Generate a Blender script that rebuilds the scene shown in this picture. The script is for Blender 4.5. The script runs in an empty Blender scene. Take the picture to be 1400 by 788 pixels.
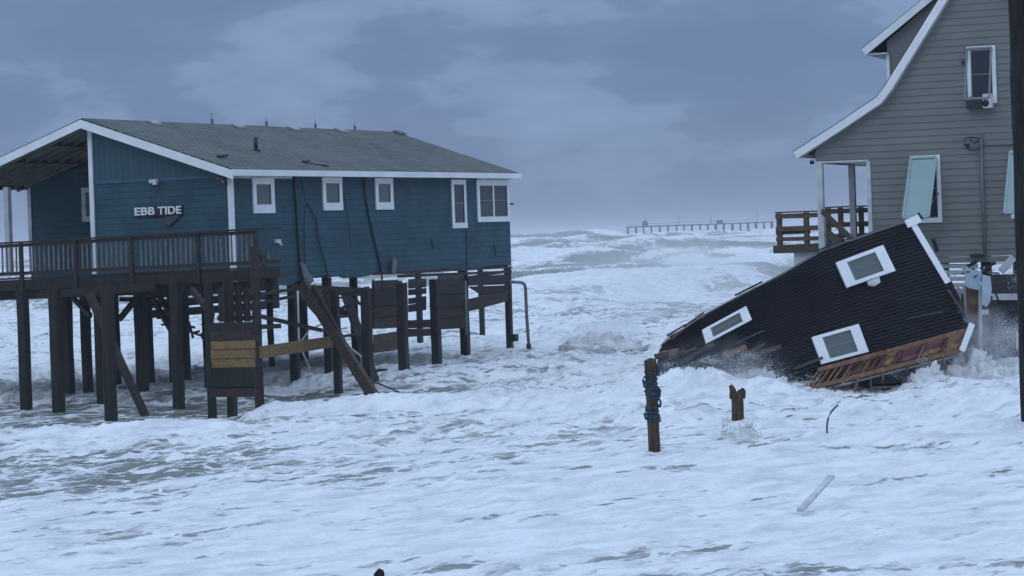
import bpy, math, random
import numpy as np
from mathutils import Vector, Matrix
random.seed(7); rng = np.random.default_rng(7)
S = bpy.context.scene
COL = S.collection
# ------------------------------------------------------------------ camera
F = 3400.0; ROLL = math.radians(2.0); CZ = 4.0
CX0, CY0 = 700.0, 322.0            # principal point in photo pixels (1400 x 788)
cam = bpy.data.objects.new('camera', bpy.data.cameras.new('camera')); COL.objects.link(cam)
cam.data.sensor_width = 36; cam.data.lens = 36*F/1400
cam.data.shift_y = -(394-CY0)/1400
cam.data.clip_start = 0.5; cam.data.clip_end = 20000
cam.matrix_world = Matrix.Translation((0,0,CZ)) @ Matrix.Rotation(math.radians(90),4,'X') @ Matrix.Rotation(-ROLL,4,'Z')
S.camera = cam
# ------------------------------------------------------------------ world: heavy overcast, brighter overhead
W = bpy.data.worlds.new('World'); S.world = W; W.use_nodes = True
nt = W.node_tree; N = nt.nodes; Lk = nt.links; N.clear()
out = N.new('ShaderNodeOutputWorld'); bg = N.new('ShaderNodeBackground'); Lk.new(bg.outputs[0], out.inputs[0])
sky = N.new('ShaderNodeTexSky'); sky.sky_type = 'NISHITA'; sky.sun_disc = False
SUN_EL, SUN_AZ = math.radians(38), math.radians(215)
sky.sun_elevation = SUN_EL; sky.sun_rotation = SUN_AZ
tc = N.new('ShaderNodeTexCoord'); sep = N.new('ShaderNodeSeparateXYZ'); Lk.new(tc.outputs['Generated'], sep.inputs[0])
el = N.new('ShaderNodeValToRGB')      # overcast luminance by elevation
Lk.new(sep.outputs[2], el.inputs[0])
e = el.color_ramp; e.elements[0].position = 0.0; e.elements[0].color = (.192,.258,.410,1)
e.elements[1].position = 1.0; e.elements[1].color = (.69,.885,1.23,1)
for p, c in ((.03,(.166,.242,.404,1)), (.07,(.160,.242,.412,1)), (.11,(.170,.256,.436,1)), (.30,(.43,.57,.83,1)), (.55,(.59,.77,1.10,1))):
    x = e.elements.new(p); x.color = c
mp = N.new('ShaderNodeMapping'); mp.inputs['Scale'].default_value = (12,12,30); mp.inputs['Location'].default_value = (2.3,0,.45)
Lk.new(tc.outputs['Generated'], mp.inputs[0])
n1 = N.new('ShaderNodeTexNoise'); n1.inputs['Scale'].default_value = 1.0; n1.inputs['Detail'].default_value = 6; n1.inputs['Roughness'].default_value = .53
n1.inputs['Distortion'].default_value = .0
Lk.new(mp.outputs[0], n1.inputs['Vector'])
cr = N.new('ShaderNodeValToRGB'); Lk.new(n1.outputs['Fac'], cr.inputs[0])
cr.color_ramp.elements[0].position = .36; cr.color_ramp.elements[0].color = (.83,.855,.89,1)
cr.color_ramp.elements[1].position = .68; cr.color_ramp.elements[1].color = (1.38,1.34,1.28,1)
x = cr.color_ramp.elements.new(.492); x.color = (.94,.95,.965,1)
x = cr.color_ramp.elements.new(.535); x.color = (1.15,1.135,1.11,1)
fade = N.new('ShaderNodeMapRange'); Lk.new(sep.outputs[2], fade.inputs[0])
fade.inputs[1].default_value = 0.0; fade.inputs[2].default_value = .045; fade.inputs[3].default_value = .12; fade.inputs[4].default_value = 1.0
m1 = N.new('ShaderNodeMixRGB'); m1.inputs[1].default_value = (1,1,1,1); Lk.new(fade.outputs[0], m1.inputs[0]); Lk.new(cr.outputs[0], m1.inputs[2])
mul = N.new('ShaderNodeMixRGB'); mul.blend_type = 'MULTIPLY'; mul.inputs[0].default_value = 1; Lk.new(el.outputs[0], mul.inputs[1]); Lk.new(m1.outputs[0], mul.inputs[2])
sc = N.new('ShaderNodeMixRGB'); sc.blend_type = 'MULTIPLY'; sc.inputs[0].default_value = 1; Lk.new(sky.outputs[0], sc.inputs[1]); sc.inputs[2].default_value = (.1,.1,.1,1)
mx = N.new('ShaderNodeMixRGB'); mx.inputs[0].default_value = .96; Lk.new(sc.outputs[0], mx.inputs[1]); Lk.new(mul.outputs[0], mx.inputs[2])
Lk.new(mx.outputs[0], bg.inputs[0]); bg.inputs[1].default_value = 1.0
sl = bpy.data.lights.new('sun','SUN'); sl.energy = .22; sl.angle = math.radians(25); sl.color = (.86,.93,1.0)
sun = bpy.data.objects.new('sun', sl); COL.objects.link(sun)
d = Vector((math.sin(SUN_AZ)*math.cos(SUN_EL), math.cos(SUN_AZ)*math.cos(SUN_EL), math.sin(SUN_EL)))
sun.rotation_euler = d.to_track_quat('Z','Y').to_euler(); sun.location = (0,-20,60)
S.view_settings.view_transform = 'Standard'; S.view_settings.look = 'None'; S.view_settings.exposure = 0; S.view_settings.gamma = 1
S.render.engine = 'CYCLES'
S.cycles.volume_bounces = 1; S.cycles.max_bounces = 6
# ------------------------------------------------------------------ pixel -> world helpers (measuring the photograph)
ct, st = math.cos(ROLL), math.sin(ROLL)
def ray(px, py):
    dx, dy = px-CX0, CY0-py
    return Vector(((dx*ct+dy*st)/F, 1.0, (-dx*st+dy*ct)/F))
def at(px, py, Y):
    r = ray(px,py); return Vector((r.x*Y, Y, CZ+r.z*Y))
def ground(px, py, z=0.0):
    r = ray(px,py); t = (z-CZ)/r.z; return Vector((r.x*t, t, z))
class Frame:
    def __init__(s, origin, ang):
        s.o = Vector(origin); s.a = ang; s.M = Matrix.Translation(s.o) @ Matrix.Rotation(ang,4,'Z'); s.I = s.M.inverted()
    def hit(s, px, py, axis, val):
        o = s.I @ Vector((0,0,CZ)); r = s.I.to_3x3() @ ray(px,py)
        t = (val-o[axis])/r[axis]; return o + r*t
    def loc(s, p): return s.I @ Vector(p)
# ------------------------------------------------------------------ mesh builder
class MB:
    def __init__(s): s.v=[]; s.f=[]; s.sm=[]
    def add(s, vs, fs, smooth=False):
        b = len(s.v); s.v += [tuple(v) for v in vs]; s.f += [tuple(b+i for i in f) for f in fs]; s.sm += [smooth]*len(fs); return s
    def box(s, a, b):
        x0,y0,z0 = a; x1,y1,z1 = b
        x0,x1 = min(x0,x1),max(x0,x1); y0,y1 = min(y0,y1),max(y0,y1); z0,z1 = min(z0,z1),max(z0,z1)
        return s.add([(x0,y0,z0),(x1,y0,z0),(x1,y1,z0),(x0,y1,z0),(x0,y0,z1),(x1,y0,z1),(x1,y1,z1),(x0,y1,z1)],
              [(0,3,2,1),(4,5,6,7),(0,1,5,4),(1,2,6,5),(2,3,7,6),(3,0,4,7)])
    def beam(s, p, q, w, h, side=None, ch=0.0, jit=0.0, ends=(1,1)):
        p, q = Vector(p), Vector(q); d = (q-p).normalized()
        sd = Vector(side) if side is not None else (Vector((0,0,1)).cross(d) if abs(d.z)<.95 else Vector((1,0,0)))
        sd = (sd - d*sd.dot(d)).normalized(); up = d.cross(sd)
        w/=2; h/=2
        c = min(w,h)*ch
        if ch>0: prof = [(-w+c,-h),(w-c,-h),(w,-h+c),(w,h-c),(w-c,h),(-w+c,h),(-w,h-c),(-w,-h+c)]
        else: prof = [(-w,-h),(w,-h),(w,h),(-w,h)]
        n = len(prof); L = (q-p).length; k = max(1,int(L/.7)) if jit>0 else 1
        vs = []
        for i in range(k+1):
            t = i/k; c0 = p.lerp(q,t) + (sd*random.uniform(-jit,jit) + up*random.uniform(-jit,jit))
            e = ends[0]+(ends[1]-ends[0])*t
            vs += [c0+sd*(a*e)+up*(b*e) for a,b in prof]
        fs = [tuple(range(n))[::-1], tuple(k*n+i for i in range(n))]
        for j in range(k):
            for i in range(n): fs.append((j*n+i, j*n+(i+1)%n, (j+1)*n+(i+1)%n, (j+1)*n+i))
        return s.add(vs, fs)
    def tube(s, pts, r, n=8, r1=None):
        pts = [Vector(p) for p in pts]; vs=[]; m=len(pts)
        for i,p in enumerate(pts):
            d = (pts[min(i+1,m-1)]-pts[max(i-1,0)]).normalized()
            a = Vector((0,0,1)) if abs(d.z)<.9 else Vector((1,0,0))
            u = d.cross(a).normalized(); w = d.cross(u)
            rr = r if r1 is None else r+(r1-r)*i/(m-1)
            vs += [p+u*(rr*math.cos(k*2*math.pi/n))+w*(rr*math.sin(k*2*math.pi/n)) for k in range(n)]
        fs = [tuple(range(n)), tuple((m-1)*n+i for i in range(n))[::-1]]
        for j in range(m-1):
            for i in range(n): fs.append((j*n+i,(j+1)*n+i,(j+1)*n+(i+1)%n,j*n+(i+1)%n))
        return s.add(vs, fs, True)
    def prism(s, poly, ext):
        poly = [Vector(p) for p in poly]; e = Vector(ext); n=len(poly)
        vs = poly + [p+e for p in poly]
        return s.add(vs, [tuple(range(n)), tuple(range(n,2*n))[::-1]] + [(i,i+n,(i+1)%n+n,(i+1)%n) for i in range(n)])
    def build(s, name, mat, parent=None, world=False):
        me = bpy.data.meshes.new(name); vs = s.v
        o = bpy.data.objects.new(name, me)
        if parent is not None:
            if world:
                pm = parent
                M = Matrix.Identity(4)
                while pm is not None: M = pm.matrix_basis @ M; pm = pm.parent
                I = M.inverted(); vs = [tuple(I @ Vector(v)) for v in vs]
            o.parent = parent
        me.from_pydata(vs, [], s.f); me.update()
        import bmesh
        bm = bmesh.new(); bm.from_mesh(me); bmesh.ops.recalc_face_normals(bm, faces=bm.faces); bm.to_mesh(me); bm.free()
        if any(s.sm):
            me.polygons.foreach_set('use_smooth', s.sm)
        me.materials.append(mat); COL.objects.link(o); return o
def tag(o, label=None, cat=None, group=None, kind=None):
    if label: o['label']=label
    if cat: o['category']=cat
    if group: o['group']=group
    if kind: o['kind']=kind
    return o
def empty(name, loc, rz=0):
    o = bpy.data.objects.new(name, None); COL.objects.link(o); o.matrix_basis = Matrix.Translation(loc) @ Matrix.Rotation(rz,4,'Z'); o.empty_display_size=.3; return o
# ------------------------------------------------------------------ materials
def newmat(name):
    m = bpy.data.materials.new(name); m.use_nodes = True; t = m.node_tree; t.nodes.clear()
    o = t.nodes.new('ShaderNodeOutputMaterial'); b = t.nodes.new('ShaderNodeBsdfPrincipled'); t.links.new(b.outputs[0], o.inputs[0])
    return m, t, b
def mat(name, col, rough=.7, var=.2, scale=3.0, stretch=(1,1,1), bump=0.0, bscale=None, dark=None, metallic=0, spec=.4, rot=(0,0,0)):
    m, t, b = newmat(name); nd=t.nodes; lk=t.links
    tcn = nd.new('ShaderNodeTexCoord'); mpn = nd.new('ShaderNodeMapping'); mpn.inputs['Scale'].default_value = stretch; mpn.inputs['Rotation'].default_value = rot
    lk.new(tcn.outputs['Object'], mpn.inputs[0])
    a = nd.new('ShaderNodeTexNoise'); a.inputs['Scale'].default_value = scale; a.inputs['Detail'].default_value = 8; a.inputs['Roughness'].default_value=.62
    lk.new(mpn.outputs[0], a.inputs['Vector'])
    r = nd.new('ShaderNodeValToRGB'); lk.new(a.outputs['Fac'], r.inputs[0])
    dk = dark if dark else tuple(c*(1-var*1.5) for c in col); lt = tuple(min(1,c*(1+var)) for c in col)
    r.color_ramp.elements[0].position=.30; r.color_ramp.elements[0].color=(*dk,1)
    r.color_ramp.elements[1].position=.70; r.color_ramp.elements[1].color=(*lt,1)
    lk.new(r.outputs[0], b.inputs['Base Color'])
    b.inputs['Roughness'].default_value = rough; b.inputs['Metallic'].default_value = metallic; b.inputs['Specular IOR Level'].default_value = spec
    if bump>0:
        bn = nd.new('ShaderNodeBump'); bn.inputs['Strength'].default_value = 1; bn.inputs['Distance'].default_value = bump
        c = nd.new('ShaderNodeTexNoise'); c.inputs['Scale'].default_value = bscale or scale*3; c.inputs['Detail'].default_value=5
        lk.new(mpn.outputs[0], c.inputs['Vector']); lk.new(c.outputs['Fac'], bn.inputs['Height']); lk.new(bn.outputs[0], b.inputs['Normal'])
    return m
def shingle_siding(name, col, axis, course=.175, width=.36, rough=.65, mort=.72):
    """courses along local z; axis = the horizontal local axis of the wall"""
    m, t, b = newmat(name); nd=t.nodes; lk=t.links
    tcn = nd.new('ShaderNodeTexCoord'); sp = nd.new('ShaderNodeSeparateXYZ'); cb = nd.new('ShaderNodeCombineXYZ')
    lk.new(tcn.outputs['Object'], sp.inputs[0])
    wn = nd.new('ShaderNodeTexNoise'); wn.inputs['Scale'].default_value=.45; wn.inputs['Detail'].default_value=2; lk.new(tcn.outputs['Object'], wn.inputs['Vector'])
    wm = nd.new('ShaderNodeMath'); wm.operation='MULTIPLY_ADD'; wm.inputs[1].default_value=.05; lk.new(wn.outputs['Fac'], wm.inputs[0]); lk.new(sp.outputs[2], wm.inputs[2])
    lk.new(sp.outputs[axis], cb.inputs[0]); lk.new(wm.outputs[0], cb.inputs[1])
    br = nd.new('ShaderNodeTexBrick'); lk.new(cb.outputs[0], br.inputs['Vector'])
    br.inputs['Scale'].default_value=1; br.inputs['Brick Width'].default_value=width; br.inputs['Row Height'].default_value=course
    br.inputs['Mortar Size'].default_value=.012; br.inputs['Mortar Smooth'].default_value=.3; br.inputs['Bias'].default_value=0
    br.inputs['Color1'].default_value=(*[c*.93 for c in col],1); br.inputs['Color2'].default_value=(*[min(1,c*1.07) for c in col],1); br.inputs['Mortar'].default_value=(*[c*mort for c in col],1)
    a = nd.new('ShaderNodeTexNoise'); a.inputs['Scale'].default_value=1.1; a.inputs['Detail'].default_value=7; lk.new(tcn.outputs['Object'], a.inputs['Vector'])
    r = nd.new('ShaderNodeValToRGB'); lk.new(a.outputs['Fac'], r.inputs[0]); r.color_ramp.elements[0].position=.3; r.color_ramp.elements[0].color=(.72,.72,.74,1); r.color_ramp.elements[1].position=.7; r.color_ramp.elements[1].color=(1.15,1.15,1.15,1)
    mm = nd.new('ShaderNodeMixRGB'); mm.blend_type='MULTIPLY'; mm.inputs[0].default_value=1; lk.new(br.outputs['Color'], mm.inputs[1]); lk.new(r.outputs[0], mm.inputs[2])
    lk.new(mm.outputs[0], b.inputs['Base Color']); b.inputs['Roughness'].default_value=rough; b.inputs['Specular IOR Level'].default_value=.25
    # lap profile as bump: each course juts out at its lower edge
    md = nd.new('ShaderNodeMath'); md.operation='DIVIDE'; md.inputs[1].default_value=course; lk.new(wm.outputs[0], md.inputs[0])
    fr = nd.new('ShaderNodeMath'); fr.operation='FRACT'; lk.new(md.outputs[0], fr.inputs[0])
    inv = nd.new('ShaderNodeMath'); inv.operation='SUBTRACT'; inv.inputs[0].default_value=1; lk.new(fr.outputs[0], inv.inputs[1])
    bn = nd.new('ShaderNodeBump'); bn.inputs['Distance'].default_value=.03; lk.new(inv.outputs[0], bn.inputs['Height']); lk.new(bn.outputs[0], b.inputs['Normal'])
    return m
BLUE = (.030,.082,.106)
M_bside = shingle_siding('blue_shingle_side', BLUE, 0)
M_bfront = shingle_siding('blue_shingle_front', BLUE, 1)
def batten(name, col, axis, pitch=.2):
    m, t, b = newmat(name); nd=t.nodes; lk=t.links
    tcn = nd.new('ShaderNodeTexCoord'); sp = nd.new('ShaderNodeSeparateXYZ'); lk.new(tcn.outputs['Object'], sp.inputs[0])
    md = nd.new('ShaderNodeMath'); md.operation='DIVIDE'; md.inputs[1].default_value=pitch; lk.new(sp.outputs[axis], md.inputs[0])
    fr = nd.new('ShaderNodeMath'); fr.operation='FRACT'; lk.new(md.outputs[0], fr.inputs[0])
    r = nd.new('ShaderNodeValToRGB'); lk.new(fr.outputs[0], r.inputs[0]); r.color_ramp.interpolation='EASE'
    r.color_ramp.elements[0].position=0; r.color_ramp.elements[0].color=(*[c*.45 for c in col],1); r.color_ramp.elements[1].position=.16; r.color_ramp.elements[1].color=(*col,1)
    lk.new(r.outputs[0], b.inputs['Base Color']); b.inputs['Roughness'].default_value=.65
    bn = nd.new('ShaderNodeBump'); bn.inputs['Distance'].default_value=.02; lk.new(r.outputs[0], bn.inputs['Height']); lk.new(bn.outputs[0], b.inputs['Normal']); return m
M_batten = batten('blue_grooved_panel', BLUE, 1)
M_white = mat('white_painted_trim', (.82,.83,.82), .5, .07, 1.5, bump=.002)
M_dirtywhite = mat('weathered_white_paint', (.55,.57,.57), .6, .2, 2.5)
def shingle_roof(name, col):
    m, t, b = newmat(name); nd=t.nodes; lk=t.links
    tcn = nd.new('ShaderNodeTexCoord')
    br = nd.new('ShaderNodeTexBrick'); lk.new(tcn.outputs['Object'], br.inputs['Vector'])
    br.inputs['Scale'].default_value=1; br.inputs['Brick Width'].default_value=.3; br.inputs['Row Height'].default_value=.14; br.inputs['Mortar Size'].default_value=.012
    br.inputs['Color1'].default_value=(*[c*.82 for c in col],1); br.inputs['Color2'].default_value=(*[c*1.14 for c in col],1); br.inputs['Mortar'].default_value=(*[c*.55 for c in col],1)
    a = nd.new('ShaderNodeTexNoise'); a.inputs['Scale'].default_value=.5; a.inputs['Detail'].default_value=8; a.inputs['Roughness'].default_value=.65; lk.new(tcn.outputs['Object'], a.inputs['Vector'])
    r = nd.new('ShaderNodeValToRGB'); lk.new(a.outputs['Fac'], r.inputs[0]); r.color_ramp.elements[0].position=.32; r.color_ramp.elements[0].color=(.76,.78,.76,1); r.color_ramp.elements[1].position=.68; r.color_ramp.elements[1].color=(1.15,1.13,1.1,1)
    mm = nd.new('ShaderNodeMixRGB'); mm.blend_type='MULTIPLY'; mm.inputs[0].default_value=1; lk.new(br.outputs['Color'], mm.inputs[1]); lk.new(r.outputs[0], mm.inputs[2]); lk.new(mm.outputs[0], b.inputs['Base Color'])
    b.inputs['Roughness'].default_value=.9; b.inputs['Specular IOR Level'].default_value=.15
    bn = nd.new('ShaderNodeBump'); bn.inputs['Distance'].default_value=.012; lk.new(br.outputs['Fac'], bn.inputs['Height']); bn.invert=True; lk.new(bn.outputs[0], b.inputs['Normal']); return m
M_roof = shingle_roof('grey_roof_shingles', (.14,.155,.15))
M_droof = shingle_roof('dark_roof_shingles', (.045,.045,.05))
M_wood = mat('wet_dark_wood', (.022,.017,.016), .6, .45, 3, (6,6,.7), bump=.01, bscale=8, spec=.3)
t=M_wood.node_tree; nd=t.nodes; lk=t.links; b=[x for x in nd if x.type=='BSDF_PRINCIPLED'][0]; rp_=[x for x in nd if x.type=='VALTORGB'][0]; tcn=[x for x in nd if x.type=='TEX_COORD'][0]
sp=nd.new('ShaderNodeSeparateXYZ'); lk.new(tcn.outputs['Object'],sp.inputs[0]); nz_=nd.new('ShaderNodeTexNoise'); nz_.inputs['Scale'].default_value=2.5; nz_.inputs['Detail'].default_value=5; lk.new(tcn.outputs['Object'],nz_.inputs['Vector'])
ma=nd.new('ShaderNodeMath'); ma.operation='MULTIPLY_ADD'; lk.new(nz_.outputs['Fac'],ma.inputs[0]); ma.inputs[1].default_value=-1.6; lk.new(sp.outputs[2],ma.inputs[2])
tl=nd.new('ShaderNodeMapRange'); tl.interpolation_type='SMOOTHSTEP'; lk.new(ma.outputs[0],tl.inputs[0]); tl.inputs[1].default_value=-.25; tl.inputs[2].default_value=.35; tl.inputs[3].default_value=1; tl.inputs[4].default_value=0
mg=nd.new('ShaderNodeMixRGB'); lk.new(tl.outputs[0],mg.inputs[0]); lk.new(rp_.outputs[0],mg.inputs[1]); mg.inputs[2].default_value=(.014,.019,.012,1); lk.new(mg.outputs[0],b.inputs['Base Color'])
rg_=nd.new('ShaderNodeMapRange'); lk.new(tl.outputs[0],rg_.inputs[0]); rg_.inputs[3].default_value=.62; rg_.inputs[4].default_value=.3; lk.new(rg_.outputs[0],b.inputs['Roughness'])
M_woodh = mat('weathered_deck_wood', (.034,.026,.024), .7, .4, 3, (1.2,6,6), bump=.006, spec=.25)
M_woodb = mat('grey_brown_boards', (.044,.031,.027), .7, .4, 2.5, (1,5,5), bump=.006, spec=.25)
M_plank3 = mat('purple_brown_boards', (.060,.042,.040), .7, .4, 2.5, (1,5,5), bump=.006, spec=.25)
M_tan = mat('pale_raw_plank', (.21,.13,.05), .7, .3, 2.5, (1,5,9), bump=.005)
M_warm = mat('bare_brown_lumber', (.21,.105,.058), .75, .35, 4, (2,2,2), bump=.01)
M_plank2 = mat('brown_plank', (.075,.05,.035), .7, .4, 3, (2,2,6), bump=.008)
M_bal = mat('baluster_wood', (.17,.155,.15), .7, .3, 3, (5,5,1))
M_black = mat('black_vinyl', (.022,.022,.027), .40, .3, 1.3, spec=.6)
M_grey = mat('grey_painted_boards', (.185,.192,.172), .6, .09, 1.0, (1,1,2), spec=.3)
M_teal = mat('pale_teal_shutter', (.30,.405,.39), .55, .06, 1.5)
M_ply = mat('wet_plywood', (.10,.05,.04), .8, .35, 3)
M_pink = mat('pink_insulation', (.26,.11,.11), .95, .25, 6, bump=.03, bscale=9)
M_yel = mat('yellow_insulation', (.42,.25,.13), .95, .3, 6, bump=.04, bscale=8)
M_metal = mat('dull_grey_metal', (.16,.17,.18), .45, .15, 4, metallic=.4)
M_dkmetal = mat('dark_metal', (.02,.02,.022), .5, .2, 4)
M_cable = mat('black_cable', (.012,.013,.018), .6, .1, 4)
M_rope = mat('teal_rope', (.02,.06,.095), .8, .4, 12, bump=.01)
M_pvc = mat('white_plastic', (.62,.64,.64), .4, .1, 3)
M_soffit = mat('soffit_boards', (.17,.165,.14), .8, .25, 2, (6,1,1))
M_green = mat('dark_green_panel', (.035,.06,.05), .6, .3, 3)
M_dark = mat('charcoal_boards', (.035,.035,.038), .75, .4, 3, (2,2,4))
M_fridge = mat('pale_blue_sheet', (.42,.50,.58), .4, .12, 3)
M_rust = mat('rusty_brown_panel', (.17,.09,.05), .7, .35, 4)
M_pole = mat('creosote_pole', (.018,.016,.015), .8, .66, 2.2, (5,5,.6), bump=.02, bscale=6, spec=.2)
M_pier = mat('pier_timber', (.09,.09,.09), .8, .2, 1)
def glass(name, col, rough=.12):
    m, t, b = newmat(name); b.inputs['Base Color'].default_value=(*col,1); b.inputs['Roughness'].default_value=rough; b.inputs['Specular IOR Level'].default_value=.6
    nd=t.nodes; lk=t.links; n=nd.new('ShaderNodeTexNoise'); n.inputs['Scale'].default_value=1.2; bn=nd.new('ShaderNodeBump'); bn.inputs['Distance'].default_value=.01
    tcn=nd.new('ShaderNodeTexCoord'); lk.new(tcn.outputs['Object'], n.inputs['Vector']); lk.new(n.outputs['Fac'], bn.inputs['Height']); lk.new(bn.outputs[0], b.inputs['Normal']); return m
M_glass = glass('window_glass_blind', (.085,.11,.10))
M_glassd = glass('dark_window_glass', (.018,.024,.03))
# ------------------------------------------------------------------ noise
def hsh(ix, iy, seed):
    h = (ix.astype(np.int64)*374761393 + iy.astype(np.int64)*668265263 + seed*1442695041) & 0xffffffff
    h = ((h ^ (h>>13))*1274126177) & 0xffffffff
    return ((h ^ (h>>16)) & 0xffff)/65535.0*2*np.pi
def perlin(x, y, seed=0):
    ix=np.floor(x); iy=np.floor(y); fx=x-ix; fy=y-iy
    u=fx*fx*fx*(fx*(fx*6-15)+10); v=fy*fy*fy*(fy*(fy*6-15)+10)
    def g(a,b):
        t=hsh(ix+a,iy+b,seed); return np.cos(t)*(fx-a)+np.sin(t)*(fy-b)
    return ((g(0,0)*(1-u)+g(1,0)*u)*(1-v)+(g(0,1)*(1-u)+g(1,1)*u)*v)*1.5
def fbm(x,y,seed=0,o=4,g=.5):
    r=0;a=1;s=0
    for i in range(o): r=r+a*perlin(x,y,seed+i*17); s+=a; a*=g; x=x*2.03+3.1; y=y*2.03+1.7
    return r/s
def sstep(a,b,x): t=np.clip((x-a)/(b-a),0,1); return t*t*(3-2*t)
# ------------------------------------------------------------------ the sea (one sheet to the horizon)
def rowY():
    near = -45.0; ys=[near,-20,0,10,18]
    y0=22.0; k=np.linspace(1/y0,1/95.0,620); ys += list(1/k)
    k=np.linspace(1/95.0,1/420.0,300)[1:]; ys += list(1/k)
    k=np.linspace(1/420.0,1/2600.0,130)[1:]; ys += list(1/k)
    ys += [3200,4200,6000,9000]
    return np.array(ys)
Ys = rowY()
sl_dense = np.linspace(-.20,.20,1150)
sl_out = np.array([.206,.215,.23,.25,.28,.32,.38,.46,.6,.8,1.1,1.6,2.4])
sls = np.concatenate([-sl_out[::-1], sl_dense, sl_out])
YY, SS = np.meshgrid(Ys, sls, indexing='ij')
XX = SS*(np.maximum(YY,0)+6+np.where(YY<10,60,0))
def wdist(px,py,rx,ry,ang=0):
    g=ground(px,py); dx=XX-g.x; dy=YY-g.y; c,s=math.cos(ang),math.sin(ang)
    return np.exp(-(((dx*c+dy*s)/rx)**2+((-dx*s+dy*c)/ry)**2))
def sea():
    X,Y=XX,YY
    dirx,diry=.45,.893                      # crests run along this direction (parallel to the shore)
    s=X*dirx+Y*diry; c=X*diry-Y*dirx
    wx=fbm(X/9,Y/9,5,3)
    far=sstep(75,190,Y); vfar=sstep(250,900,Y)
    rd=1-np.abs(fbm(c/26+wx*.15,s/95,11,3)); rd=sstep(.62,1.0,rd)
    rd2=1-np.abs(fbm(c/60+4,s/160,23,3)); rd2=sstep(.6,1.0,rd2)
    big=fbm(c/40,s/70,31,3)
    h = far*(1.25*rd**1.3+.35*big) + vfar*(1.6*rd2**1.4 + .6*big) - far*.4
    # shallow wash close by: low rollers, lumps of foam
    near=1-.6*far
    h += near*(.15*fbm(c/5.5,s/14,41,3)+.14*fbm(X/1.3,Y/2.2,43,5,.66))
    lump=fbm(X/.62,Y/.9,47,4,.55); h += (.045*lump+.030*fbm(X/.28,Y/.5,48,3,.6))*(1+1.3*sstep(45,60,Y))*(1-.5*far)
    h += far*(.16*fbm(c/4.5,s/9,49,4,.6)+.30*vfar*fbm(c/9,s/22,50,3))
    # choppy surf band in front of and behind the houses
    surf=sstep(44,56,Y)*(1-sstep(110,170,Y)); r3=1-np.abs(fbm(c/4.2+wx*.5,s/8,53,4,.55)); h+=surf*.30*(sstep(.55,1,r3)-.35)
    h*= 1-.32*(1-sstep(40,54,Y))
    # calmer dark trough under and before the blue house
    tr = np.clip(wdist(170,570,9.,3.6,-.15)+wdist(410,545,6.5,3.2,.8)+.8*wdist(20,560,7,4,0),0,1)
    h = h*(1-.72*tr) - .16*tr
    # breaking lip of foam in front of the trough, mounds at the wreck
    def ridge(px0,py0,px1,py1,w,a,sd):
        p=ground(px0,py0); q=ground(px1,py1); dv=np.array([q.x-p.x,q.y-p.y]); L=np.hypot(*dv); dv/=L
        t=(X-p.x)*dv[0]+(Y-p.y)*dv[1]; n=-(X-p.x)*dv[1]+(Y-p.y)*dv[0]; n=n+.5*fbm(t/1.3,n/1.3,sd,3)
        env=sstep(-.6,.9,t)*sstep(-.6,.9,L-t)
        return a*env*np.exp(-(n/w)**2)*(1+.55*fbm(t/.8,n/.8,sd+3,4,.6)), env*np.exp(-(n/(w*2))**2)
    foamadd=0
    for args in ((330,570,545,552,.8,.36,61),(545,552,860,560,.9,.22,62),(845,548,1010,545,1.2,.62,63),(1000,546,1100,548,1.1,.40,64),(1095,566,1270,568,.8,.10,65),(1270,562,1420,560,1.0,.30,165),
                 (700,400,960,392,5,.5,66),(730,372,1060,362,7,.7,67),(1100,600,1420,585,.8,.14,68),(900,632,1130,612,.5,.13,69),(640,680,1420,630,.35,.10,70),(770,470,880,468,1.6,.55,71),
                 (-20,430,120,426,6,1.1,72),(-20,600,330,590,.5,.12,73),(430,770,900,718,.3,.06,74)):
        a,b=ridge(*args); h=h+a; foamadd=foamadd+b
    def swell(px0,py0,px1,py1,w,a,sd,fc=1.0):
        p=ground(px0,py0); q=ground(px1,py1); dv=np.array([q.x-p.x,q.y-p.y]); L=np.hypot(*dv); dv/=L
        t=(X-p.x)*dv[0]+(Y-p.y)*dv[1]; n=-(X-p.x)*dv[1]+(Y-p.y)*dv[0]; n=n+w*.5*fbm(t/(w*2.2),n/(w*3),sd,3)
        env=sstep(-.15*L,.25*L,t)*(1-sstep(.8*L,1.15*L,t))*(.8+.5*fbm(t/(w*1.6),n/(w*4),sd+5,3))
        prof=np.where(n<0,np.exp(-(n/w)**2),np.exp(-(n/(w*2.4))**2))
        return a*env*prof, fc*env*np.where(n<0,np.exp(-((n+w*.75)/(w*.62))**2),0), env*np.exp(-((n-w*.25)/(w*.35))**2)
    sf=0; sc_=0
    for args in ((690,380,905,358,10,2.2,171),(820,356,1060,343,12,2.7,172),(660,350,820,340,16,2.2,173,.8),(760,398,1010,386,5,.6,174,.35),(690,337,900,333,30,2.6,175,.7),(-30,440,160,430,7,1.2,176,.5),(900,366,1080,358,7,1.0,177,.6)):
        a,b,cc=swell(*args); h=h+a; sf=sf+b; sc_=sc_+cc
    foam = .80+.34*fbm(X/2.6,Y/4.5,81,5,.6)+.20*fbm(c/.9,s/3,83,4,.6)
    # steep shoreward faces of the swell carry little foam
    gx=np.gradient(rd+.6*rd2*vfar,axis=1)/np.maximum(np.gradient(X,axis=1),1e-6)
    patch=sstep(.02,.38,fbm(c/55,s/120,91,3)+.10)
    face=sstep(.006,.035,np.abs(gx)*(1+Y/300))*patch
    foam -= .75*face*far*(1-sstep(.86,.97,rd))
    foam -= .5*sstep(.05,.5,fbm(c/16,s/40,95,5,.6))*far
    foam += np.clip(foamadd,0,1)*.5
    midb=sstep(75,120,Y)*(1-.5*sstep(350,600,Y)); foam += midb*(.42*fbm(c/2.4,s/17,121,4,.6)-.06); h += midb*.16*fbm(c/2.2,s/12,123,4,.6)
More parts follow.
